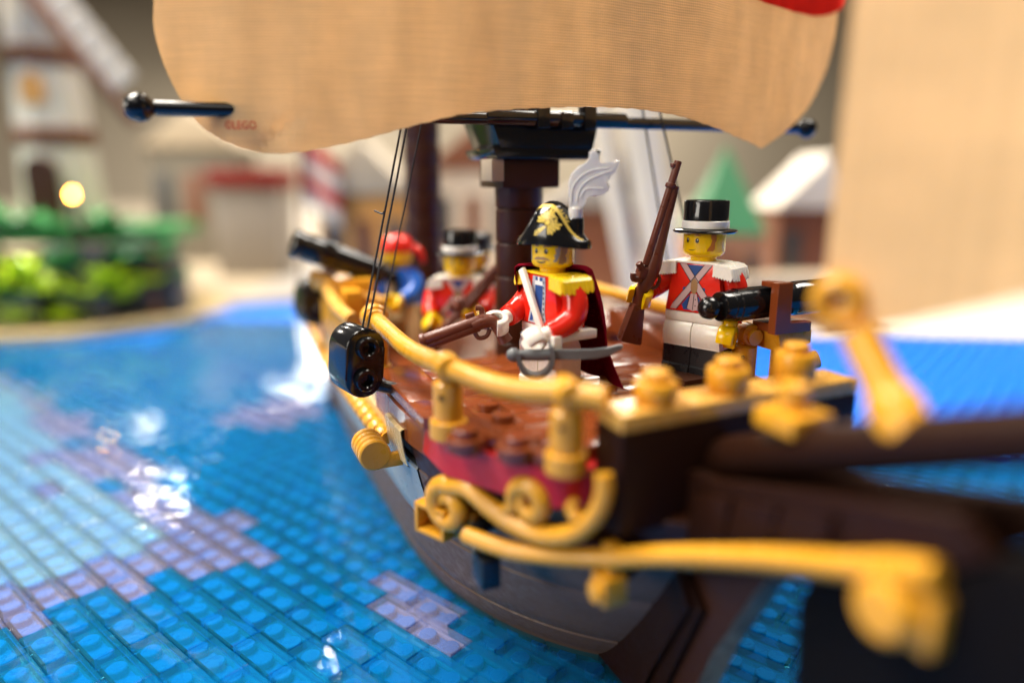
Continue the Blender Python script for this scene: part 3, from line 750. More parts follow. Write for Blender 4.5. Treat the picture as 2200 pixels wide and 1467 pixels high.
box(bm, 22.6, 25.85, 37.2, 41.6, 86.6, 87.8, .15, LM); box(bm, 19.6, 25.85, 38.2, 48.6, 75.6, 77.6, .15, LM)
obj('bracket', bm, 'reddish_brown', c1)
bm = B(); prism(bm, [(41.0, 70.6), (50.4, 72.2), (50.4, 75.5), (39.6, 75.5)], 18, 27, LM @ YZ, .2); obj('mount_plate', bm, 'gold', c1)
bm = B(); rod(bm, LM @ Vector((22, 47, 59)), LM @ Vector((22, 47, 70.8)), 3.2, seg=20); rod(bm, LM @ Vector((24, 50.5, 66)), LM @ Vector((26, 54.5, 67.5)), 2.2, seg=16); obj('mount_post', bm, 'gold', c1)
c2, T2, L2 = cannon('black toy cannon aimed upward over gold rail parts near the red scarf sailor', (-90, -22, 77), (-90, -57, 91), 4.3, True)
wm = T2 @ Vector((0, 0, 18)); 
bm = B(); box(bm, wm.x - 6, wm.x + 8, wm.y - 7, wm.y + 7, wm.z - 13, wm.z - 5, .4); obj('mount_plate', bm, 'gold', c2)
bm = B(); tube(bm, [wm + Vector((-12, -4, -4)), wm + Vector((-4, -5, -7)), wm + Vector((6, -6, -11)), wm + Vector((12, -6, -13))], 2.2, 12, n=4); obj('mount_arm', bm, 'gold_pale', c2)
# gold rail parts under the aft cannon belong to the ship
P('rail_block', box(B(), -104, -74, -44, -38.2, 62.1, 76, .4), 'gold')
P('rail_block', box(B(), -104, -58, -47, -44.1, 58, 70, .4), 'gold')
bm = B(); tube(bm, [(-108, -47, 74), (-90, -47.5, 76), (-72, -47, 72), (-58, -45, 70)], 2.2, 12, n=4); P('rail', bm, 'gold_pale')

# ================================================================== FIGURES
def figure(name, label, loc, rz, torso, legs, hands, lower=None, group=None):
    e = empty(name, loc, rz, label, 'toy figure', group)
    for s in (-1, 1):
        bm = B()
        prof = [(-4.6, 0), (3.0, 0), (3.0, 9.2)] + [(-0.7 + 3.75 * math.cos(R(t)), 10.2 + 3.75 * math.sin(R(t))) for t in range(0, 181, 20)] + [(-4.45, 8.0), (-4.0, 7.2), (-4.0, 1.8), (-4.6, 1.6)]
        zc = lower or -1
        x0, x1 = (0.12, 7.75) if s > 0 else (-7.75, -0.12)
        if lower:
            up = [(-4.0, zc), (3.0, zc)] + prof[2:-2]; dn = [(-4.6, 0), (3.0, 0), (3.0, zc - .03), (-4.0, zc - .03), (-4.0, 1.8), (-4.6, 1.6)]
            prism(bm, up, x0, x1, YZ, .15); lg = obj('leg', bm, legs, e)
            b2 = B(); prism(b2, dn, x0, x1, YZ, .15); obj('boot', b2, 'black_soft', lg)
        else:
            prism(bm, prof, x0, x1, YZ, .18); obj('leg', bm, legs, e)
    bm = B(); box(bm, -7.85, 7.85, -3.7, 3.7, 12.9, 15.4, .3); obj('hips', bm, legs, e)
    bm = B(); prism(bm, [(-7.85, 15.45), (7.85, 15.45), (5.95, 27.9), (-5.95, 27.9)], -3.9, 3.9, XZ, .35); obj('torso', bm, torso, e)
    return e
def arm(e, pts, mat, hand, grip, hmat):
    """sleeve from shoulder to wrist; grip: axis of the hand's clip in figure axes"""
    bm = B(); tube(bm, pts, [2.85, 3.05, 3.0, 2.8, 2.6], 18, n=7)
    a = obj('arm', bm, mat, e, sharp=50)
    w = Vector(pts[-1]); d = (w - Vector(pts[-2])).normalized(); g = Vector(grip).normalized(); g = (g - d * g.dot(d)).normalized(); s = d.cross(g)
    bm = B(); rod(bm, w - d * 1.2, w + d * 2.0, 1.75, seg=16)
    c = w + d * 4.3; n = 20; o0, o1 = R(48), R(312)
    ro, ri, hw = 3.15, 1.7, 2.0
    rings = []
    for k in range(n + 1):
        t = o0 + (o1 - o0) * k / n; u = math.cos(t) * d + math.sin(t) * s
        e_ = .35
        rings.append([bm.verts.new(c + u * r_ + g * h_) for r_, h_ in ((ri, -hw), (ro - e_, -hw), (ro, -hw + e_), (ro, hw - e_), (ro - e_, hw), (ri, hw))])
    for r0, r1 in zip(rings, rings[1:]):
        for q in range(6): bm.faces.new((r0[q], r0[(q + 1) % 6], r1[(q + 1) % 6], r1[q]))
    bm.faces.new(rings[0]); bm.faces.new(list(reversed(rings[-1])))
    obj('hand', bm, hmat, a, sharp=50)
    return c
HZ = 28.35
def head(e, rz, mat='yellow'):
    h = empty('head'); h.parent = e; h.location = (0, 0, HZ); h.rotation_euler = (0, 0, rz)
    bm = B(); lathe(bm, [(0, -.6), (3.15, -.6), (3.15, .75), (3.5, .95), (4.3, 1.15), (4.85, 1.6), (5.1, 2.4), (5.1, 7.6), (4.9, 8.5), (4.3, 9.2), (0, 9.3)], 40)
    obj('skull', bm, mat, h, sharp=45)
    return h
def facemap(x, z, r=5.13):
    t = x / 5.1; return Vector((r * math.sin(t), -r * math.cos(t), z))
def prints(h, items):
    for nm, mat, polys in items:
        bm = B()
        for k, pl in enumerate(polys): decal(bm, pl, lambda x, z, m=mat, k=k: facemap(x, z, 5.14 if m not in ('print_white',) else 5.17), 3)
        obj(nm, bm, mat, h, sharp=0)
def flatprint(e, nm, mat, polys, y=-3.93, clip=None):
    bm = B()
    for pl in polys: decal(bm, pl, lambda x, z: Vector((x, y, z)), 0)
    return obj(nm, bm, mat, e, sharp=0)
def epaulette(e, mat):
    bm = B(); box(bm, -5.9, 5.9, -4.1, 4.1, 27.6, 28.2, .2)
    for s in (-1, 1):
        prof = [(5.0, 28.0), (7.2, 28.0), (8.8, 27.7), (9.6, 27.0), (10.0, 25.4), (10.15, 24.5)]
        def f(u, v, s=s, prof=prof):
            t = u * (len(prof) - 1); i = min(int(t), len(prof) - 2); q = t - i
            x = prof[i][0] + (prof[i + 1][0] - prof[i][0]) * q; z = prof[i][1] + (prof[i + 1][1] - prof[i][1]) * q
            y = -4.3 + 8.6 * v; w = abs(math.sin(v * math.pi * 7)); dn = max(0, u - .45) / .55
            front = 1 + .05 * dn
            return Vector((s * (x + .35 * dn * w), y * front, z - .5 * dn * dn * w + .4 * dn * (abs(y) / 4.3) ** 4))
        b2 = B(); grid(b2, f, 15, 42, 0)
        bmesh.ops.recalc_face_normals(b2, faces=b2.faces[:]); bmesh.ops.solidify(b2, geom=b2.faces[:], thickness=0.6)
        tmp = bpy.data.meshes.new('t'); b2.to_mesh(tmp); b2.free(); bm.from_mesh(tmp); bpy.data.meshes.remove(tmp)
        # fringe hanging over the front and back of the shoulder
        for yy, sg in ((-4.35, -1), (4.35, 1)):
            n = 7; poly = [(s * 5.0, 27.9), (s * 8.7, 27.6), (s * 9.6, 26.6), (s * 10.0, 24.9)]
            for k in range(n):
                x0 = 9.9 - k * .72; zz = 24.5 + .12 * k
                poly += [(s * (x0 - .1), zz - .1), (s * (x0 - .4), zz - .45), (s * (x0 - .7), zz - .1)]
            poly += [(s * 5.0, 25.6)]
            if s < 0: poly = poly[::-1]
            prism(bm, poly, yy - .3, yy + .3, XZ)
    return obj('epaulettes', bm, mat, e, sharp=30)

# ---- the officer
OFF = on_ship(3.2, -9.0, DZ + .02); ORZ = R(-58)
officer = figure('toy_figure', 'toy officer in red coat, maroon cape and black hat with white plume', OFF, ORZ, 'red', 'white', 'white', group='toy crew on the ship')
h = head(officer, R(21))
prints(h, [
    ('eye', 'print_black', [ell(-1.35, 5.0, .42, .62), ell(1.35, 5.0, .48, .62)]),
    ('eye_glint', 'print_white', [ell(-1.22, 5.2, .14, .17, 8), ell(1.5, 5.2, .16, .17, 8)]),
    ('eyebrow', 'print_brown', [[(-2.2, 6.0), (-1.6, 6.45), (-.6, 6.3), (-.5, 5.9), (-1.3, 6.0)], [(.6, 5.75), (.8, 6.3), (1.8, 6.6), (2.9, 6.1), (2.2, 6.05), (1.4, 5.95)]]),
    ('moustache', 'print_brown', [[(-2.3, 2.9), (-1.6, 3.5), (-.6, 3.75), (0, 3.6), (.6, 3.75), (1.6, 3.5), (2.5, 2.8), (1.5, 3.0), (.6, 2.95), (0, 3.05), (-.6, 2.95), (-1.5, 3.0)]]),
    ('mouth', 'print_black', [[(-1.3, 2.75), (-.7, 2.62), (.1, 2.6), (1.0, 2.72), (1.4, 2.85), (1.2, 2.5), (.5, 2.25), (-.4, 2.25), (-1.0, 2.45)]]),
    ('chin_line', 'print_ginger', [[(-.6, 1.72), (.5, 1.72), (.4, 1.6), (-.5, 1.6)]]),
    ('sideburn', 'print_grey', [[(3.0, 2.7), (3.9, 2.6), (4.3, 3.5), (4.6, 4.3), (4.9, 6.9), (4.1, 6.9), (4.0, 5.6), (3.5, 5.9), (3.7, 4.4), (3.2, 4.2), (3.5, 3.4)], [(-3.0, 2.7), (-3.9, 2.6), (-4.6, 4.3), (-4.9, 6.9), (-4.1, 6.9), (-3.7, 4.4), (-3.4, 3.4)]]),
    ('sideburn', 'print_brown', [[(4.35, 3.3), (4.2, 2.2), (5.3, 2.0), (6.2, 2.6), (6.3, 3.6), (5.9, 4.0), (6.4, 4.6), (6.2, 5.5), (6.7, 5.7), (6.4, 6.9), (5.0, 6.9), (4.75, 4.6)]]),
    ('stubble', 'print_brown', [ell(1.6 + .45 * i + .2 * (j % 2), 1.55 + .32 * j + .05 * i, .085, .06, 6) for i in range(9) for j in range(4) if not (i < 2 and j > 1)]),
])
# printed waistcoat
flatprint(officer, 'waistcoat_print', 'print_vest', [[(-2.6, 27.2), (2.4, 27.2), (2.6, 24), (2.4, 19), (3.2, 15.8), (-4.6, 15.8), (-3.4, 20)]])
flatprint(officer, 'waistcoat_print', 'print_blue', [[(-1.4, 27.1), (1.5, 27.1), (1.6, 23), (1.2, 18.6), (.6, 17.4), (-1.2, 19), (-1.6, 23)], [(-3.9, 16.2), (-2.6, 16.3), (-2.0, 18.2), (-2.9, 19.2)], [(-1.8, 16.2), (-.8, 16.2), (-.9, 17.6)]], y=-3.96)
flatprint(officer, 'waistcoat_print', 'print_white', [[(-1.5, 26.2), (1.6, 26.2), (1.6, 25.2), (-1.5, 25.2)], [(-.45, 27.2), (.35, 27.2), (.3, 26.2), (-.4, 26.2)]], y=-3.98)
flatprint(officer, 'waistcoat_print', 'print_black', [ell(1.95, 26.0 - 1.25 * k, .26, .34, 8) for k in range(8)] + [ell(-2.2, 21.0 - 1.1 * k, .22, .3, 8) for k in range(4)] + [[(2.55, 27.2), (2.7, 27.2), (2.9, 24), (2.6, 19), (3.4, 15.8), (3.2, 15.8), (2.45, 19), (2.7, 24)]], y=-3.985)
epaulette(officer, 'epaulette_yellow')
cl = arm(officer, [(6.9, .2, 25.6), (8.4, .4, 22.0), (8.9, -.6, 18.7), (8.6, -3.6, 16.6), (8.0, -6.4, 15.5)], 'red', 'hand', (.53, .85, .0), 'white')
cr = arm(officer, [(-6.9, 0, 25.6), (-8.6, -.2, 22.6), (-9.2, -2.4, 19.4), (-8.8, -5.6, 17.4), (-8.2, -7.6, 16.8)], 'red', 'hand', (.2, .3, 1), 'white')
# white baldric
bm = B()
d0, d1 = Vector((-5.2, -5.4, 28.6)), Vector((3.0, -5.0, 14.6))
T = along(d0, d1); box(bm, -.95, .95, -.55, .55, 0, (d1 - d0).length, .3, T)
box(bm, 3.4, 10.6, -4.9, 5.4, 13.4, 15.6, .35); box(bm, 9.0, 11.2, -7.4, -5.0, 7.4, 15.2, .4); 
obj('baldric', bm, 'white', officer)
# cape
def cape(u, v):
    t = (u - .5) * 2
    th = R(-44) + t * R(96)                      # swung round over the right shoulder
    if v < .14:
        q = v / .14; r = 3.3 + (7.4 if th < 0.6 else 4.6) * q
        if th >= 0.6: r = 3.3 + (4.6 + 2.8 * max(0, 1 - (th - .6) * 2)) * q
        sx = 1.0 if th > 0 else 1.06
        return Vector((r * sx * math.sin(th), r * math.cos(th) * .78 + .2, 29.15 + .35 * math.sin(q * 3.1) - .1 * q + .12 * math.sin(5 * th)))
    q = (v - .14) / .86
    r = 10.7 if th < 0.6 else 7.9 + 2.8 * max(0, 1 - (th - .6) * 2)
    sx = 1.0 if th > 0 else 1.06
    tx = Vector((r * sx * math.sin(th), r * math.cos(th) * .78 + .2, 29.05))
    fold = .5 * q * math.sin(t * 8)
    bx = Vector((12.0 * t + 3.0 * q, 11.5 - 2.6 * t * t + fold + 1.0, 1.2))
    s = q ** 1.15
    p = tx.lerp(bx, s); p.z = 29.05 - 27.8 * q
    n = Vector((math.sin(th), math.cos(th), 0))
    return p + n * 1.5 * math.sin(math.pi * min(1, q * 1.5)) * (1 - .4 * q)
bm = B(); grid(bm, cape, 48, 40, .3); obj('cape', bm, 'cape_cloth', officer, sharp=0)
# bicorne hat
hat = empty('hat'); hat.parent = h; hat.location = (0, 0, 0)
def hat_z(x):
    a = min(1, abs(x) / 9.6)
    return 7.2 + 9.0 * (1 / (1 + (a / 0.58) ** 3.2) - 0.149) / 0.851 + 0.6 * a ** 6
def hat_b(x): return 6.55 - .9 * (abs(x) / 9.6) ** 2
def hat_y(x): return 1.3 + 4.9 * max(0, 1 - (abs(x) / 9.6) ** 2.2) ** .8
def hat_f(x, v, side=-1, off=0.0):
    y = hat_y(x) * (1 - v ** 2.6) ** .62 + .15
    z = hat_b(x) + (hat_z(x) - hat_b(x)) * v
    return Vector((x, side * (y + off), z + off * .4 * v))
bm = B()
for sd_ in (-1, 1):
    N = 40; V = [[bm.verts.new(hat_f(-9.6 + 19.2 * i / N, j / 16, sd_)) for i in range(N + 1)] for j in range(17)]
    for j in range(16):
        for i in range(N): bm.faces.new((V[j][i], V[j][i + 1], V[j + 1][i + 1], V[j + 1][i]))
    if sd_ == -1: Vf = V
    else: Vb = V
for i in range(N):
    bm.faces.new((Vf[0][i], Vf[0][i + 1], Vb[0][i + 1], Vb[0][i])); bm.faces.new((Vf[16][i], Vf[16][i + 1], Vb[16][i + 1], Vb[16][i]))
for V2 in (0, N):
    for j in range(16): bm.faces.new((Vf[j][V2], Vf[j + 1][V2], Vb[j + 1][V2], Vb[j][V2]))
obj('crown', bm, 'black', hat, sharp=50)
def hat_xz(x, z):
    lo, hi = hat_b(x), hat_z(x); return hat_f(x, max(0, min(.985, (z - lo) / max(.1, hi - lo))), -1, .05)
bm = B()
for k in range(60):
    x0, x1 = -8.9 + 17.8 * k / 60, -8.9 + 17.8 * (k + 1) / 60
    q = [hat_f(x0, .86, -1, .06), hat_f(x1, .86, -1, .06), hat_f(x1, .93, -1, .06), hat_f(x0, .93, -1, .06)]
    bm.faces.new([bm.verts.new(v) for v in q])
bmesh.ops.remove_doubles(bm, verts=bm.verts[:], dist=.005)
obj('gold_trim', bm, 'print_gold', hat, sharp=0)
bm = B(); cx, cz = 2.0, 11.6
for k in range(17):
    t = R(-75 + 15.5 * k)
    if 195 < (math.degrees(t) % 360) < 250: continue
    r1 = 2.5 + .25 * (k % 2); w = R(6.2)
    decal(bm, [(cx + .75 * math.cos(t - w), cz + .75 * math.sin(t - w)), (cx + r1 * math.cos(t - w * .95), cz + r1 * math.sin(t - w * .95)), (cx + (r1 + .35) * math.cos(t), cz + (r1 + .35) * math.sin(t)), (cx + r1 * math.cos(t + w * .95), cz + r1 * math.sin(t + w * .95)), (cx + .75 * math.cos(t + w), cz + .75 * math.sin(t + w))], hat_xz, 1)
decal(bm, ell(cx, cz, .6, .6, 14), hat_xz, 1)
decal(bm, [(cx - .55, cz - .75), (cx - 2.9, cz - 1.9), (cx - 3.1, cz - 3.0), (cx - 2.2, cz - 2.9), (cx - .1, cz - 1.0)], hat_xz, 2)
obj('gold_emblem', bm, 'print_gold', hat, sharp=0)
bm = B()
ring_ = ell(cx - 2.3, cz - 2.25, .5, .5, 14); inn = ell(cx - 2.3, cz - 2.25, .36, .36, 14)
def hat_xz2(x, z): return hat_xz(x, z) + Vector((0, -.03, .01))
for k in range(14): bm.faces.new([bm.verts.new(hat_xz2(*q)) for q in (ring_[k], ring_[(k + 1) % 14], inn[(k + 1) % 14], inn[k])])
obj('emblem_line', bm, 'print_black', hat, sharp=0)
# plume socket and plume on the left side of the hat
bm = B(); lathe(bm, [(0, 7.0), (2.0, 7.0), (2.0, 12.3), (1.75, 12.5), (0, 12.5)], 20, Matrix.Translation((5.4, 1.0, 0))); obj('plume_socket', bm, 'black', hat)
pl_px = [(1216, 456), (1215, 440), (1214, 420), (1213, 400), (1219, 380), (1232, 366), (1248, 359), (1259, 352), (1261, 344), (1256, 337), (1262, 332), (1270, 333), (1277, 341), (1279, 352), (1276, 361), (1290, 362), (1305, 359), (1314, 353), (1320, 353), (1322, 360), (1316, 374), (1304, 387), (1290, 396), (1300, 401), (1304, 407), (1299, 416), (1285, 424), (1272, 428), (1258, 423), (1250, 428), (1246, 440), (1245, 456)]
poly = [((x - 1230) / 8.95, (456 - y) / 8.7) for x, y in pl_px]
bm = B(); prism(bm, poly, -1.1, 1.1, XZ, .4)
lathe(bm, [(0, -1.9), (1.72, -1.9), (1.8, -1.7), (1.8, .4), (1.5, .8), (0, .8)], 20)
plm = obj('plume', bm, 'white', hat, sharp=35); plm.location = (5.4, 1.0, 14.2); plm.scale = (.93, .93, .93); plm.rotation_euler = (0, 0, R(58 - 21))
for pts in ([(-1.2, 2), (-.9, 5.5), (1.2, 8.2), (4.0, 9.6), (7.6, 10.0)], [(.2, 2), (.6, 4.6), (2.4, 6.9), (5.4, 8.4), (8.4, 9.4)], [(1.0, 3), (2.2, 5.0), (4.6, 5.2), (6.6, 5.2)]):
    b = B(); tube(b, [(x, -1.1, z) for x, z in pts], .2, 8, n=5); obj('barb', b, 'white', plm)

# pistol, cutlass (held things)
cw = officer_m = Matrix.Translation(OFF) @ Matrix.Rotation(ORZ, 4, 'Z')
hand_r, hand_l = officer_m @ cr, officer_m @ cl
def held(name, at, xdir, updir, label, cat):
    x = Vector(xdir).normalized(); u = Vector(updir); y = u.cross(x).normalized(); z = x.cross(y)
    o = empty(name, at, 0, label, cat)
    o.rotation_euler = Matrix((x, y, z)).transposed().to_euler()
    return o
pistol = held('pistol', hand_r, (-1, -.10, -.34), (0, 0, 1), 'brown toy flintlock pistol held in the officer\'s outstretched white hand', 'toy pistol')
bm = B(); rod(bm, (2.0, 0, 2.1), (18.5, 0, 2.0), 1.35, 1.5, 14, .25); rod(bm, (4, 0, .7), (17.5, 0, .6), 1.25, seg=12); rod(bm, (17.2, 0, 2.0), (18.6, 0, 2.0), 1.75, seg=16); obj('barrel', bm, 'musket_brown', pistol)
bm = B(); tube(bm, [(5.5, 0, 1.4), (2.2, 0, 1.4), (.4, 0, .4), (-.4, 0, -2.6), (-.8, 0, -5)], [1.7, 1.75, 1.6, 1.5, 1.8], 12, n=4); obj('stock', bm, 'musket_brown', pistol)
bm = B(); tube(bm, [(5.6, 0, .2), (5.2, 0, -1.9), (3.2, 0, -2.2), (1.9, 0, -.8)], .55, 8, n=5); obj('trigger_guard', bm, 'musket_brown', pistol)
bm = B(); box(bm, 4.2, 6.4, -1.3, .2, 2.6, 4.4, .3); tube(bm, [(2.6, -.5, 2.6), (2.2, -.5, 4.4), (3.4, -.5, 5.2)], .7, 8, n=4); obj('lock', bm, 'musket_brown', pistol)
cut = held('cutlass', hand_l + Vector((-.4, -1.4, -2.9)), (1, -.02, .035), (0, 0, 1), 'dark grey toy cutlass with curved blade and guard in the officer\'s hand', 'toy cutlass')
bm = B()
blade = [(5.2, 1.3), (10, 1.1), (16, 1.0), (20, 1.35), (22.6, 2.0), (23.6, 2.1), (24.0, 1.5), (23.2, .6), (20.5, -.7), (17, -1.45), (12, -1.5), (5.2, -1.3)]
prism(bm, blade, -.75, .75, XZ, .3); obj('blade', bm, 'grey', cut)
bm = B(); tube(bm, [(-3.6, 0, 0), (-1, 0, 0), (2.4, 0, -.1), (5.6, 0, 0)], [1.4, 1.5, 1.6, 1.5], 14, n=4)
lathe(bm, [(0, -2.0), (1.2, -1.6), (1.9, -.5), (1.9, .6), (1.2, 1.6), (0, 2.0)], 18, Matrix.Translation((-4.6, 0, .1)) @ Matrix.Rotation(R(90), 4, 'Y')); obj('handle', bm, 'grey', cut)
bm = B()
gp = smooth_path([(5.2, 0, 2.3), (5.6, 0, -1.0), (4.2, 0, -4.2), (1.2, 0, -5.6), (-1.8, 0, -4.4), (-3.2, 0, -1.4), (-3.2, 0, .9)], 6)
rings = []
for i, p in enumerate(gp):
    d = (gp[min(i + 1, len(gp) - 1)] - gp[max(i - 1, 0)]).normalized(); n = Vector((0, 1, 0)); s = d.cross(n)
    rings.append([bm.verts.new(p + s * a_ + n * b_) for a_, b_ in ((-.6, -2.0), (.6, -2.0), (.6, 1.6), (-.6, 1.6))])
for r0, r1 in zip(rings, rings[1:]):
    for q in range(4): bm.faces.new((r0[q], r0[(q + 1) % 4], r1[(q + 1) % 4], r1[q]))
bm.faces.new(rings[0]); bm.faces.new(list(reversed(rings[-1])))
obj('guard', bm, 'grey', cut, sharp=40)
vs2, fs2 = text_poly('5-01  ©LEGO', 1.15); bm = B()
nv = [bm.verts.new((x + 11.6, -.80, y + .35)) for x, y in vs2]
for f in fs2: bm.faces.new([nv[i] for i in f])
g = bmesh.ops.extrude_face_region(bm, geom=bm.faces[:]); bmesh.ops.translate(bm, vec=(0, .08, 0), verts=[v for v in g['geom'] if isinstance(v, bmesh.types.BMVert)])
obj('moulded_mark', bm, 'grey', cut, sharp=0)
cut.scale = (.86, .86, .86)

# ---- top hat used by the soldiers
def top_hat(h):
    t = empty('hat'); t.parent = h; t.location = (0, 0, 0)
    bm = B(); lathe(bm, [(4.6, 6.6), (7.5, 6.75), (7.8, 7.0), (7.8, 7.3), (7.5, 7.5), (5.6, 7.7)], 40); obj('brim', bm, 'black', t)
    bm = B(); lathe(bm, [(5.55, 7.75), (5.72, 7.85), (5.72, 9.5), (5.55, 9.65)], 40); obj('band', bm, 'white', t)
    bm = B(); lathe(bm, [(5.45, 9.6), (5.45, 14.2), (5.25, 14.5), (4.9, 14.5), (4.8, 14.2), (0, 14.1)], 40); obj('crown', bm, 'black', t)
def red_coat(e):
    flatprint(e, 'coat_print', 'print_blue', [[(-2.0, 27.3), (2.0, 27.3), (.6, 23.0), (-.6, 23.0)], [(-3.2, 17.2), (-1.2, 19.8), (-.6, 16.0), (-2.6, 16.0)], [(1.2, 19.8), (2.6, 17.6), (1.6, 16.0), (.9, 16.0)], ell(-2.6, 21.2, .5, .55, 8), ell(2.5, 21.4, .5, .55, 8)], y=-3.93)
    flatprint(e, 'coat_print', 'print_pink', [[(-4.3, 27.5), (-2.3, 27.5), (5.6, 17.4), (6.2, 15.9), (4.4, 15.9)], [(2.4, 27.5), (4.4, 27.5), (-4.6, 15.9), (-6.4, 15.9), (-5.6, 17.4)], [(-.9, 20.2), (.9, 20.2), (1.7, 16.4), (0, 15.8), (-1.7, 16.4)]], y=-3.955)
    lines = []
    for (x0, z0), (x1, z1) in (((-4.3, 27.5), (4.4, 15.9)), ((-2.3, 27.5), (5.7, 17.3)), ((4.4, 27.5), (-4.6, 15.9)), ((2.4, 27.5), (-5.7, 17.3)), ((-.9, 20.2), (-1.7, 16.4)), ((.9, 20.2), (1.7, 16.4)), ((.1, 20), (-.1, 16))):
        d = Vector((x1 - x0, z1 - z0)).normalized(); n = Vector((-d.y, d.x)) * .09
        lines.append([(x0 + n.x, z0 + n.y), (x1 + n.x, z1 + n.y), (x1 - n.x, z1 - n.y), (x0 - n.x, z0 - n.y)])
    flatprint(e, 'coat_print', 'print_black', lines + [ell(.5, 18.8, .16, .16, 8), ell(.55, 17.2, .16, .16, 8)], y=-3.975)
    flatprint(e, 'buckle_print', 'print_brown', [ell(0, 22.0, .95, 1.9, 18)], y=-3.99)
SOL_FACE = [
    ('eye', 'print_black', [ell(-1.35, 5.0, .42, .6), ell(1.35, 5.0, .46, .6)]),
    ('eye_glint', 'print_white', [ell(-1.25, 5.2, .15, .18, 8), ell(1.45, 5.2, .16, .18, 8)]),
    ('eyebrow', 'print_ginger', [[(-2.2, 6.1), (-1.2, 6.6), (-.5, 6.2), (-1.3, 6.2)], [(.5, 6.2), (1.3, 6.6), (2.4, 6.2), (1.4, 6.15)]]),
    ('mouth', 'print_black', [[(-1.1, 2.8), (-.4, 2.55), (.5, 2.6), (1.3, 3.1), (.6, 2.8), (-.3, 2.75)]]),
    ('sideburn', 'print_ginger', [[(3.7, 2.4), (4.6, 2.6), (5.2, 2.5), (5.7, 3.0), (5.7, 4.6), (6.0, 5.0), (6.0, 6.6), (4.6, 6.6), (4.6, 5.6), (4.9, 5.2), (4.6, 4.0), (4.0, 3.2)], [(-3.7, 2.4), (-5.7, 2.8), (-6.0, 6.6), (-4.6, 6.6), (-4.9, 5.2), (-4.2, 3.2)]]),
]
SOL = on_ship(10.4, 29.4, DZ + 1.6)
P('deck_plate', box(B(), 3, 18, 20, 38.5, DZ + .05, DZ + 1.58, .12), 'dark_brown')
SORZ = R(-42)
soldier = figure('toy_figure', 'toy soldier in red coat and black top hat with upright musket behind the cannon', SOL, SORZ, 'red', 'white', 'yellow', lower=6.6, group='toy crew on the ship')
h2 = head(soldier, R(-8)); prints(h2, SOL_FACE); top_hat(h2); red_coat(soldier); epaulette(soldier, 'white')
scl = arm(soldier, [(6.9, .2, 25.6), (8.4, .6, 22.2), (9.0, .4, 18.8), (9.0, -.8, 15.6), (9.0, -1.4, 14.2)], 'red', 'hand', (1, .3, .1), 'yellow')
scr_ = arm(soldier, [(-6.9, 0, 25.6), (-8.9, -1.4, 23.4), (-11.2, -3.6, 21.2), (-11.7, -5.4, 20.4), (-11.6, -6.6, 20.1)], 'red', 'hand', (.34, .1, 1), 'yellow')
sm_ = Matrix.Translation(SOL) @ Matrix.Rotation(SORZ, 4, 'Z')
def musket(at, direction, label):
    o = held('musket', at, direction, (-1, -.3, .2), label, 'toy musket')
    bm = B(); rod(bm, (8, 0, .9), (34.0, 0, .9), 1.05, .95, 14, .2); rod(bm, (27.4, 0, .9), (28.6, 0, .9), 1.35, seg=14); rod(bm, (32.2, 0, 1.7), (33.2, 0, 2.1), .7, seg=10); obj('barrel', bm, 'musket_brown', o)
    bm = B(); tube(bm, [(28.2, 0, -.2), (20, 0, -.5), (12, 0, -.9), (8, 0, -1.0), (4, 0, -.5), (1.5, 0, 0)], [1.15, 1.4, 1.8, 2.1, 1.9, 1.5], 12, n=4)
    tube(bm, [(2.0, 0, 0), (-2.2, 0, -.1)], 1.5, 12); obj('stock', bm, 'musket_brown', o)
    bm = B(); prism(bm, [(-2.0, 1.5), (-2.0, -1.6), (-11.5, -3.9), (-12.0, -3.4), (-12.0, 1.8), (-11.4, 2.2)], -1.5, 1.5, XZ, .5); obj('butt', bm, 'musket_brown', o)
    bm = B(); box(bm, 4.6, 7.4, -1.5, 1.5, .6, 2.6, .4); tube(bm, [(4.4, -.6, 1.4), (4.0, -.6, 3.4), (5.4, -.6, 4.0)], .8, 8, n=4); rod(bm, (7.0, -.8, 2.2), (8.2, -.8, 3.6), .9, seg=10); obj('lock', bm, 'musket_brown', o)
    bm = B(); tube(bm, [(6.6, 0, -1.6), (5.8, 0, -3.8), (3.4, 0, -3.6), (2.2, 0, -1.4)], .5, 8, n=5); obj('trigger_guard', bm, 'musket_brown', o)
    return o
musket(sm_ @ scr_, (.27, .02, 1), 'brown toy musket held upright by the soldier behind the cannon')

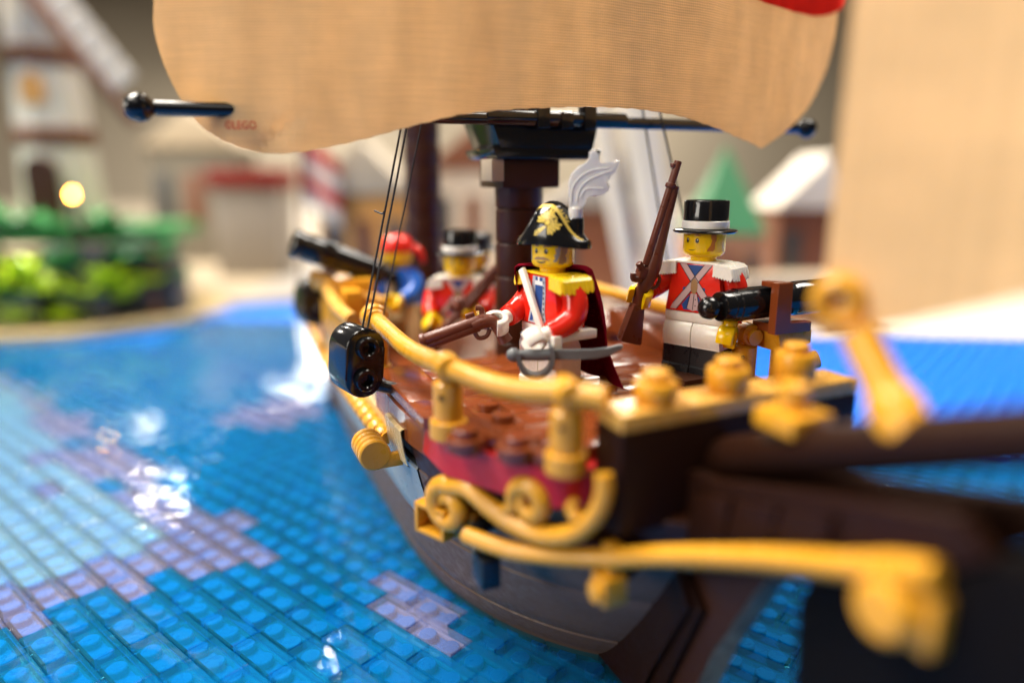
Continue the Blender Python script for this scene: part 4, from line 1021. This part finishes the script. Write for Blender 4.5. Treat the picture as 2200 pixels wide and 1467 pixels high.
# ---- crew further aft, on a raised platform
for a0 in (-104, -88, -72):
    P('platform_plate', box(B(), a0 + .05, a0 + 15.95, -30, 20, 48.05, 52.45, .2), 'reddish_brown')
def crew(label, a, p, z, rz, hatk, torso, legs, pose=0):
    loc = on_ship(a, p, z); e = figure('toy_figure', label, loc, R(rz), torso, legs, 'yellow', group='toy crew on the ship')
    h_ = head(e, 0); prints(h_, SOL_FACE[:4])
    if hatk == 'top': top_hat(h_); red_coat(e); epaulette(e, 'white')
    if hatk == 'scarf':
        t = empty('headscarf'); t.parent = h_
        bm = B(); lathe(bm, [(5.35, 5.4), (5.6, 5.6), (5.7, 7.2), (5.3, 9.2), (4.0, 10.6), (2.0, 11.3), (0, 11.5)], 28); obj('wrap', bm, 'red', t)
        bm = B(); tube(bm, [(3.4, 3.6, 6.6), (6.0, 5.0, 5.2), (6.8, 6.0, 1.2)], [1.6, 1.5, .8], 10, n=4); obj('knot', bm, 'red', t)
        flatprint(e, 'shirt_print', 'print_white', [[(-2.6, 27.4), (2.6, 27.4), (1.6, 21), (2.4, 15.9), (-2.4, 15.9), (-1.6, 21)]])
    if hatk == 'bicorne':
        t = empty('hat'); t.parent = h_
        bm = B(); lathe(bm, [(4.9, 6.4), (7.6, 6.7), (7.8, 7.2), (5.6, 7.6), (5.5, 11.6), (4.6, 12.4), (0, 12.6)], 28); obj('crown', bm, 'black_soft', t)
    sl = torso
    a1 = arm(e, [(6.9, .2, 25.6), (8.6, -.4, 22.2), (9.0, -3.4, 19.4), (7.6, -6.2, 18.2)], sl, 'hand', (.6, 0, 1), 'yellow')
    a2 = arm(e, [(-6.9, .2, 25.6), (-8.8, 0, 22.0), (-9.2, -3.2, 18.0), (-8.4, -5.6, 16.2)], sl, 'hand', (.6, 0, 1), 'yellow')
    m = Matrix.Translation(loc) @ Matrix.Rotation(R(rz), 4, 'Z')
    return e, m @ a1, m @ a2
e2, g1, g2 = crew('toy soldier in red coat and top hat gripping a slanted musket beside the mast', -63, -8.5, 52.5, -8, 'top', 'red', 'white')
musket(g1.lerp(g2, .55), (.55, -.1, .62), 'brown toy musket held slantwise by the soldier beside the mast')
crew('toy sailor in dark coat and plain black hat standing behind the soldier beside the mast', -78, 2.5, 52.5, -20, 'bicorne', 'black_soft', 'white')
crew('toy sailor with red headscarf and blue jacket behind the gold rail', -94, -21, 52.5, -35, 'scarf', 'blue', 'tan')

# ================================================================== BACKGROUND
# island with a white windmill
isl = obj('island', prism(B(), [(-640, 520), (-520, 472), (-400, 470), (-320, 486), (-262, 540), (-245, 600), (-300, 690), (-640, 700)], -3, 4.0, bev=1.5), 'tan'); tag(isl, 'sandy island of toy bricks', kind='structure')
rk = random.Random(3)
for k in range(80):
    x = -600 + rk.random() * 322; y = 512 + rk.random() * 40 + max(0, (x + 340)) * .6; z = rk.choice((0, 8, 18, 30, 36)) * (1 if y > 524 else .5); w = rk.uniform(7, 16)
    obj('rock', box(B(), x - w, x + w, y - 9, y + 16, 3.9, 26 + z, 1.5), rk.choice(('dark_stone', 'dark_stone', 'dark_stone', 'dark_stone', 'house_brown')), isl)
obj('turf', prism(B(), [(-640, 560), (-400, 545), (-320, 556), (-284, 590), (-300, 680), (-640, 690)], 60, 72, bev=1), 'green', isl)
def leaf_clump(x, y, z, r, mat, label, group):
    e = empty('leafy_plant', (x, y, z), rk.random() * 6, label, 'plant', group)
    for k in range(9):
        t = R(40 * k + rk.uniform(-12, 12)); tilt = rk.uniform(.1, .9)
        bm = B(); q = r * rk.uniform(.8, 1.1)
        prism(bm, [(0, -2), (q * .35, -q * .30), (q * .75, -q * .22), (q, 0), (q * .75, q * .22), (q * .35, q * .30), (0, 2)], -.6, .6, Matrix.Rotation(t, 4, 'Z') @ Matrix.Rotation(-tilt, 4, 'Y'), .2)
        obj('leaf', bm, mat, e)
    return e
for x, y, z, r in ((-385, 505, 22, 26), (-345, 508, 30, 24), (-318, 516, 26, 24), (-298, 530, 22, 20), (-415, 502, 16, 24), (-436, 500, 30, 26), (-362, 500, 12, 18), (-330, 506, 10, 16), (-400, 498, 34, 26), (-372, 500, 36, 22), (-306, 524, 34, 22), (-288, 548, 30, 18), (-352, 502, 44, 18), (-426, 500, 46, 20)):
    leaf_clump(x, y, z, r, 'lime', 'bright lime leafy toy plant on the island rock', 'lime plants on the island rock')
for x, y, z, r in ((-400, 552, 72, 34), (-372, 560, 72, 26), (-325, 565, 70, 24), (-290, 570, 50, 24), (-275, 566, 30, 20), (-450, 548, 60, 30), (-345, 556, 62, 20), (-390, 505, 50, 22), (-330, 514, 48, 20), (-300, 536, 50, 20), (-362, 508, 24, 18), (-415, 505, 56, 24), (-284, 552, 48, 18)):
    leaf_clump(x, y, z, r, 'green', 'dark green leafy toy plant growing on the island', 'green plants on the island')
mill = empty('windmill', (-408, 650, 72), R(6), 'white toy windmill with brown timber bands on the island', 'windmill')
bm = B(); lathe(bm, [(36, 0), (33, 40), (31, 90), (29, 140), (28, 214), (0, 215)], 8); obj('tower', bm, 'house_white', mill, sharp=20)
for z, r in ((74, 32), (140, 29.5)):
    bm = B(); lathe(bm, [(r - 4, z - 7), (r + 2.5, z - 7), (r + 2.5, z + 7), (r - 4, z + 7)], 8); obj('timber_band', bm, 'house_brown', mill, sharp=20)
bm = B(); prism(bm, [(-13, 2)] + [(13 * math.cos(R(t)), 44 + 13 * math.sin(R(t))) for t in range(180, -1, -20)] + [(13, 2)], -37, -29, XZ); obj('door', bm, 'dark_brown', mill)
bm = B(); prism(bm, [(-9, 100)] + [(9 * math.cos(R(t)), 116 + 9 * math.sin(R(t))) for t in range(180, -1, -20)] + [(9, 100)], -31, -26, XZ); obj('window', bm, 'house_orange', mill)
bm = B(); lathe(bm, [(33, 214), (22, 240), (0, 262)], 8); obj('roof', bm, 'house_brown', mill, sharp=20)
hubw = Vector((4, -54, 205))
for q in range(4):
    t = R(-55 + 90 * q); d = Vector((math.cos(t), 0, math.sin(t))); n = Vector((-math.sin(t), 0, math.cos(t)))
    bm = B(); rod(bm, hubw, hubw + d * 150, 6.5, 5.0, 10); bl = obj('blade', bm, 'house_brown', mill)
    for k in range(6):
        b = B(); c = hubw + d * (34 + 16 * k)
        T = Matrix((d.to_4d(), Vector((0, 1, 0, 0)), n.to_4d(), Vector((0, 0, 0, 1)))).transposed(); T[3][3] = 1
        T = Matrix.Translation(c) @ Matrix(((d.x, 0, n.x, 0), (d.y, 1, n.y, 0), (d.z, 0, n.z, 0), (0, 0, 0, 1)))
        box(b, -7, 7, -1.5, 1.5, 3, 26, .5, T); obj('slat', b, 'house_white', bl)
bm = B(); rod(bm, hubw + Vector((0, -8, 0)), hubw + Vector((0, 40, 0)), 8, seg=12); obj('hub', bm, 'house_brown', mill)
lan = empty('lantern', (-338, 548, 72), 0, 'glowing yellow lantern on a dark post beside the windmill', 'lantern')
bm = B(); rod(bm, (0, 0, -2), (0, 0, 24), 2.6, seg=12); obj('post', bm, 'dark_stone', lan)
bm = B(); lathe(bm, [(0, 24), (1.2, 24.5), (1.8, 26), (1.8, 27.4), (1.2, 28.8), (0, 29.4)], 16); obj('globe', bm, 'lantern_glow', lan)

def house(name, label, x, y, z, w, d, hgt, wm_, rm, roof='gable', rh=30, rz=0, windows=3):
    e = empty(name, (x, y, z), R(rz), label, 'toy house')
    obj('wall', box(B(), -w / 2, w / 2, -d / 2, d / 2, 0, hgt, .6), wm_, e)
    bm = B()
    if roof == 'gable': prism(bm, [(-w / 2 - 5, hgt + .1), (w / 2 + 5, hgt + .1), (0, hgt + rh)], -d / 2 - 5, d / 2 + 5, XZ, .5)
    elif roof == 'pyramid':
        lathe(bm, [(w * .74, hgt + .1), (0, hgt + rh)], 4, Matrix.Rotation(R(45), 4, 'Z'))
    else: box(bm, -w / 2 - 4, w / 2 + 4, -d / 2 - 4, d / 2 + 4, hgt + .1, hgt + rh, .6)
    obj('roof', bm, rm, e, sharp=20)
    for k in range(windows):
        cx_ = -w / 2 + w * (k + .5) / windows; ww = w / windows * .28
        obj('window', box(B(), cx_ - ww, cx_ + ww, -d / 2 - 1.2, -d / 2 + .5, hgt * .35, hgt * .78, .3), 'dark_stone' if k != 1 else 'house_brown', e)
    return e
house('toy_house', 'low grey toy building with long dark red roof', -300, 830, -.4, 74, 60, 101, 'stone', 'roof_red', 'flat', 20, windows=0)
house('toy_house', 'yellow and orange toy house behind the red scarf sailor', -128, 640, -.4, 80, 60, 98, 'house_orange', 'house_tan', 'gable', 44)
house('toy_house', 'white toy house with brown gable behind the mast', -40, 760, -.4, 90, 60, 120, 'house_white', 'house_brown', 'gable', 40)
house('toy_house', 'tall tan toy house left of the red roofed building', -420, 980, -.4, 120, 70, 150, 'stone_dark', 'house_tan', 'gable', 50)
house('toy_house', 'toy house with tall green pointed roof behind the soldier', 166, 560, -.4, 52, 52, 70, 'brick_orange', 'roof_green', 'pyramid', 66)
house('toy_house', 'brown toy house with white roof beside the green roofed house', 270, 640, -.4, 80, 60, 86, 'house_brown', 'house_white', 'gable', 46)
house('toy_house', 'long orange brick toy house in front of the green roofed house', 222, 530, -.4, 96, 30, 30, 'brick_orange', 'house_tan', 'flat', 10)
house('toy_house', 'dark brown toy warehouse behind the officer\'s plume', 75, 640, -.4, 80, 60, 86, 'house_brown', 'stone', 'gable', 30)
# land the right hand houses stand on
land = obj('beach', prism(B(), [(-60, 500), (120, 470), (250, 488), (420, 470), (900, 420), (900, 900), (-60, 900)], -.35, 3.0, bev=.8), 'house_white'); tag(land, 'pale sandy shore of toy bricks', kind='structure')
land2 = obj('beach', prism(B(), [(-255, 600), (-180, 640), (-60, 640), (-60, 900), (-255, 900)], -.3, 3.2, bev=.8), 'stone'); tag(land2, 'grey paved shore beside the windmill island', kind='structure')
# white sailed boat far behind
boat = empty('sail_boat', (80, 500, 3), R(0), 'far toy boat with tall white sails behind the officer', 'toy boat')
bm = B(); prism(bm, [(-46, 12), (-40, 0), (36, 0), (54, 16)], -12, 12, XZ, 1.5); obj('hull', bm, 'house_brown', boat)
bm = B(); rod(bm, (0, 0, 6), (0, 0, 190), 3.2, seg=10); obj('mast', bm, 'dark_brown', boat)
for x0, w in ((-34, 14), (-14, 26)):
    bm = B(); grid(bm, lambda u, v: Vector((x0 + 34 * (1 - v) + w * u, -8 - 6 * math.sin(math.pi * u), 24 + 150 * v)), 10, 12, .6); obj('sail', bm, 'far_sail', boat, sharp=0)
flag = empty('flag', (-182, 600, 3), 0, 'red and white toy flag on a pole beside the orange house', 'flag')
bm = B(); rod(bm, (0, 0, 0), (8, 0, 150), 1.8, seg=10); obj('pole', bm, 'house_brown', flag)
for k in range(4):
    bm = B(); grid(bm, lambda u, v: Vector((7 + 30 * u, 4 * math.sin(u * 6), 144 - 14 * (k + v) - 22 * u)), 10, 3, .8); obj('stripe', bm, ('dark_red', 'house_white')[k % 2], flag, sharp=0)

# ------------------------------------------------------------------ millimetres -> metres
done = set()
for o in scene.objects:
    if o.type == 'MESH':
        if o.data.name not in done:
            done.add(o.data.name); o.data.transform(Matrix.Scale(MM, 4))
        o.location = o.location * MM
    elif o.type == 'EMPTY': o.location = o.location * MM
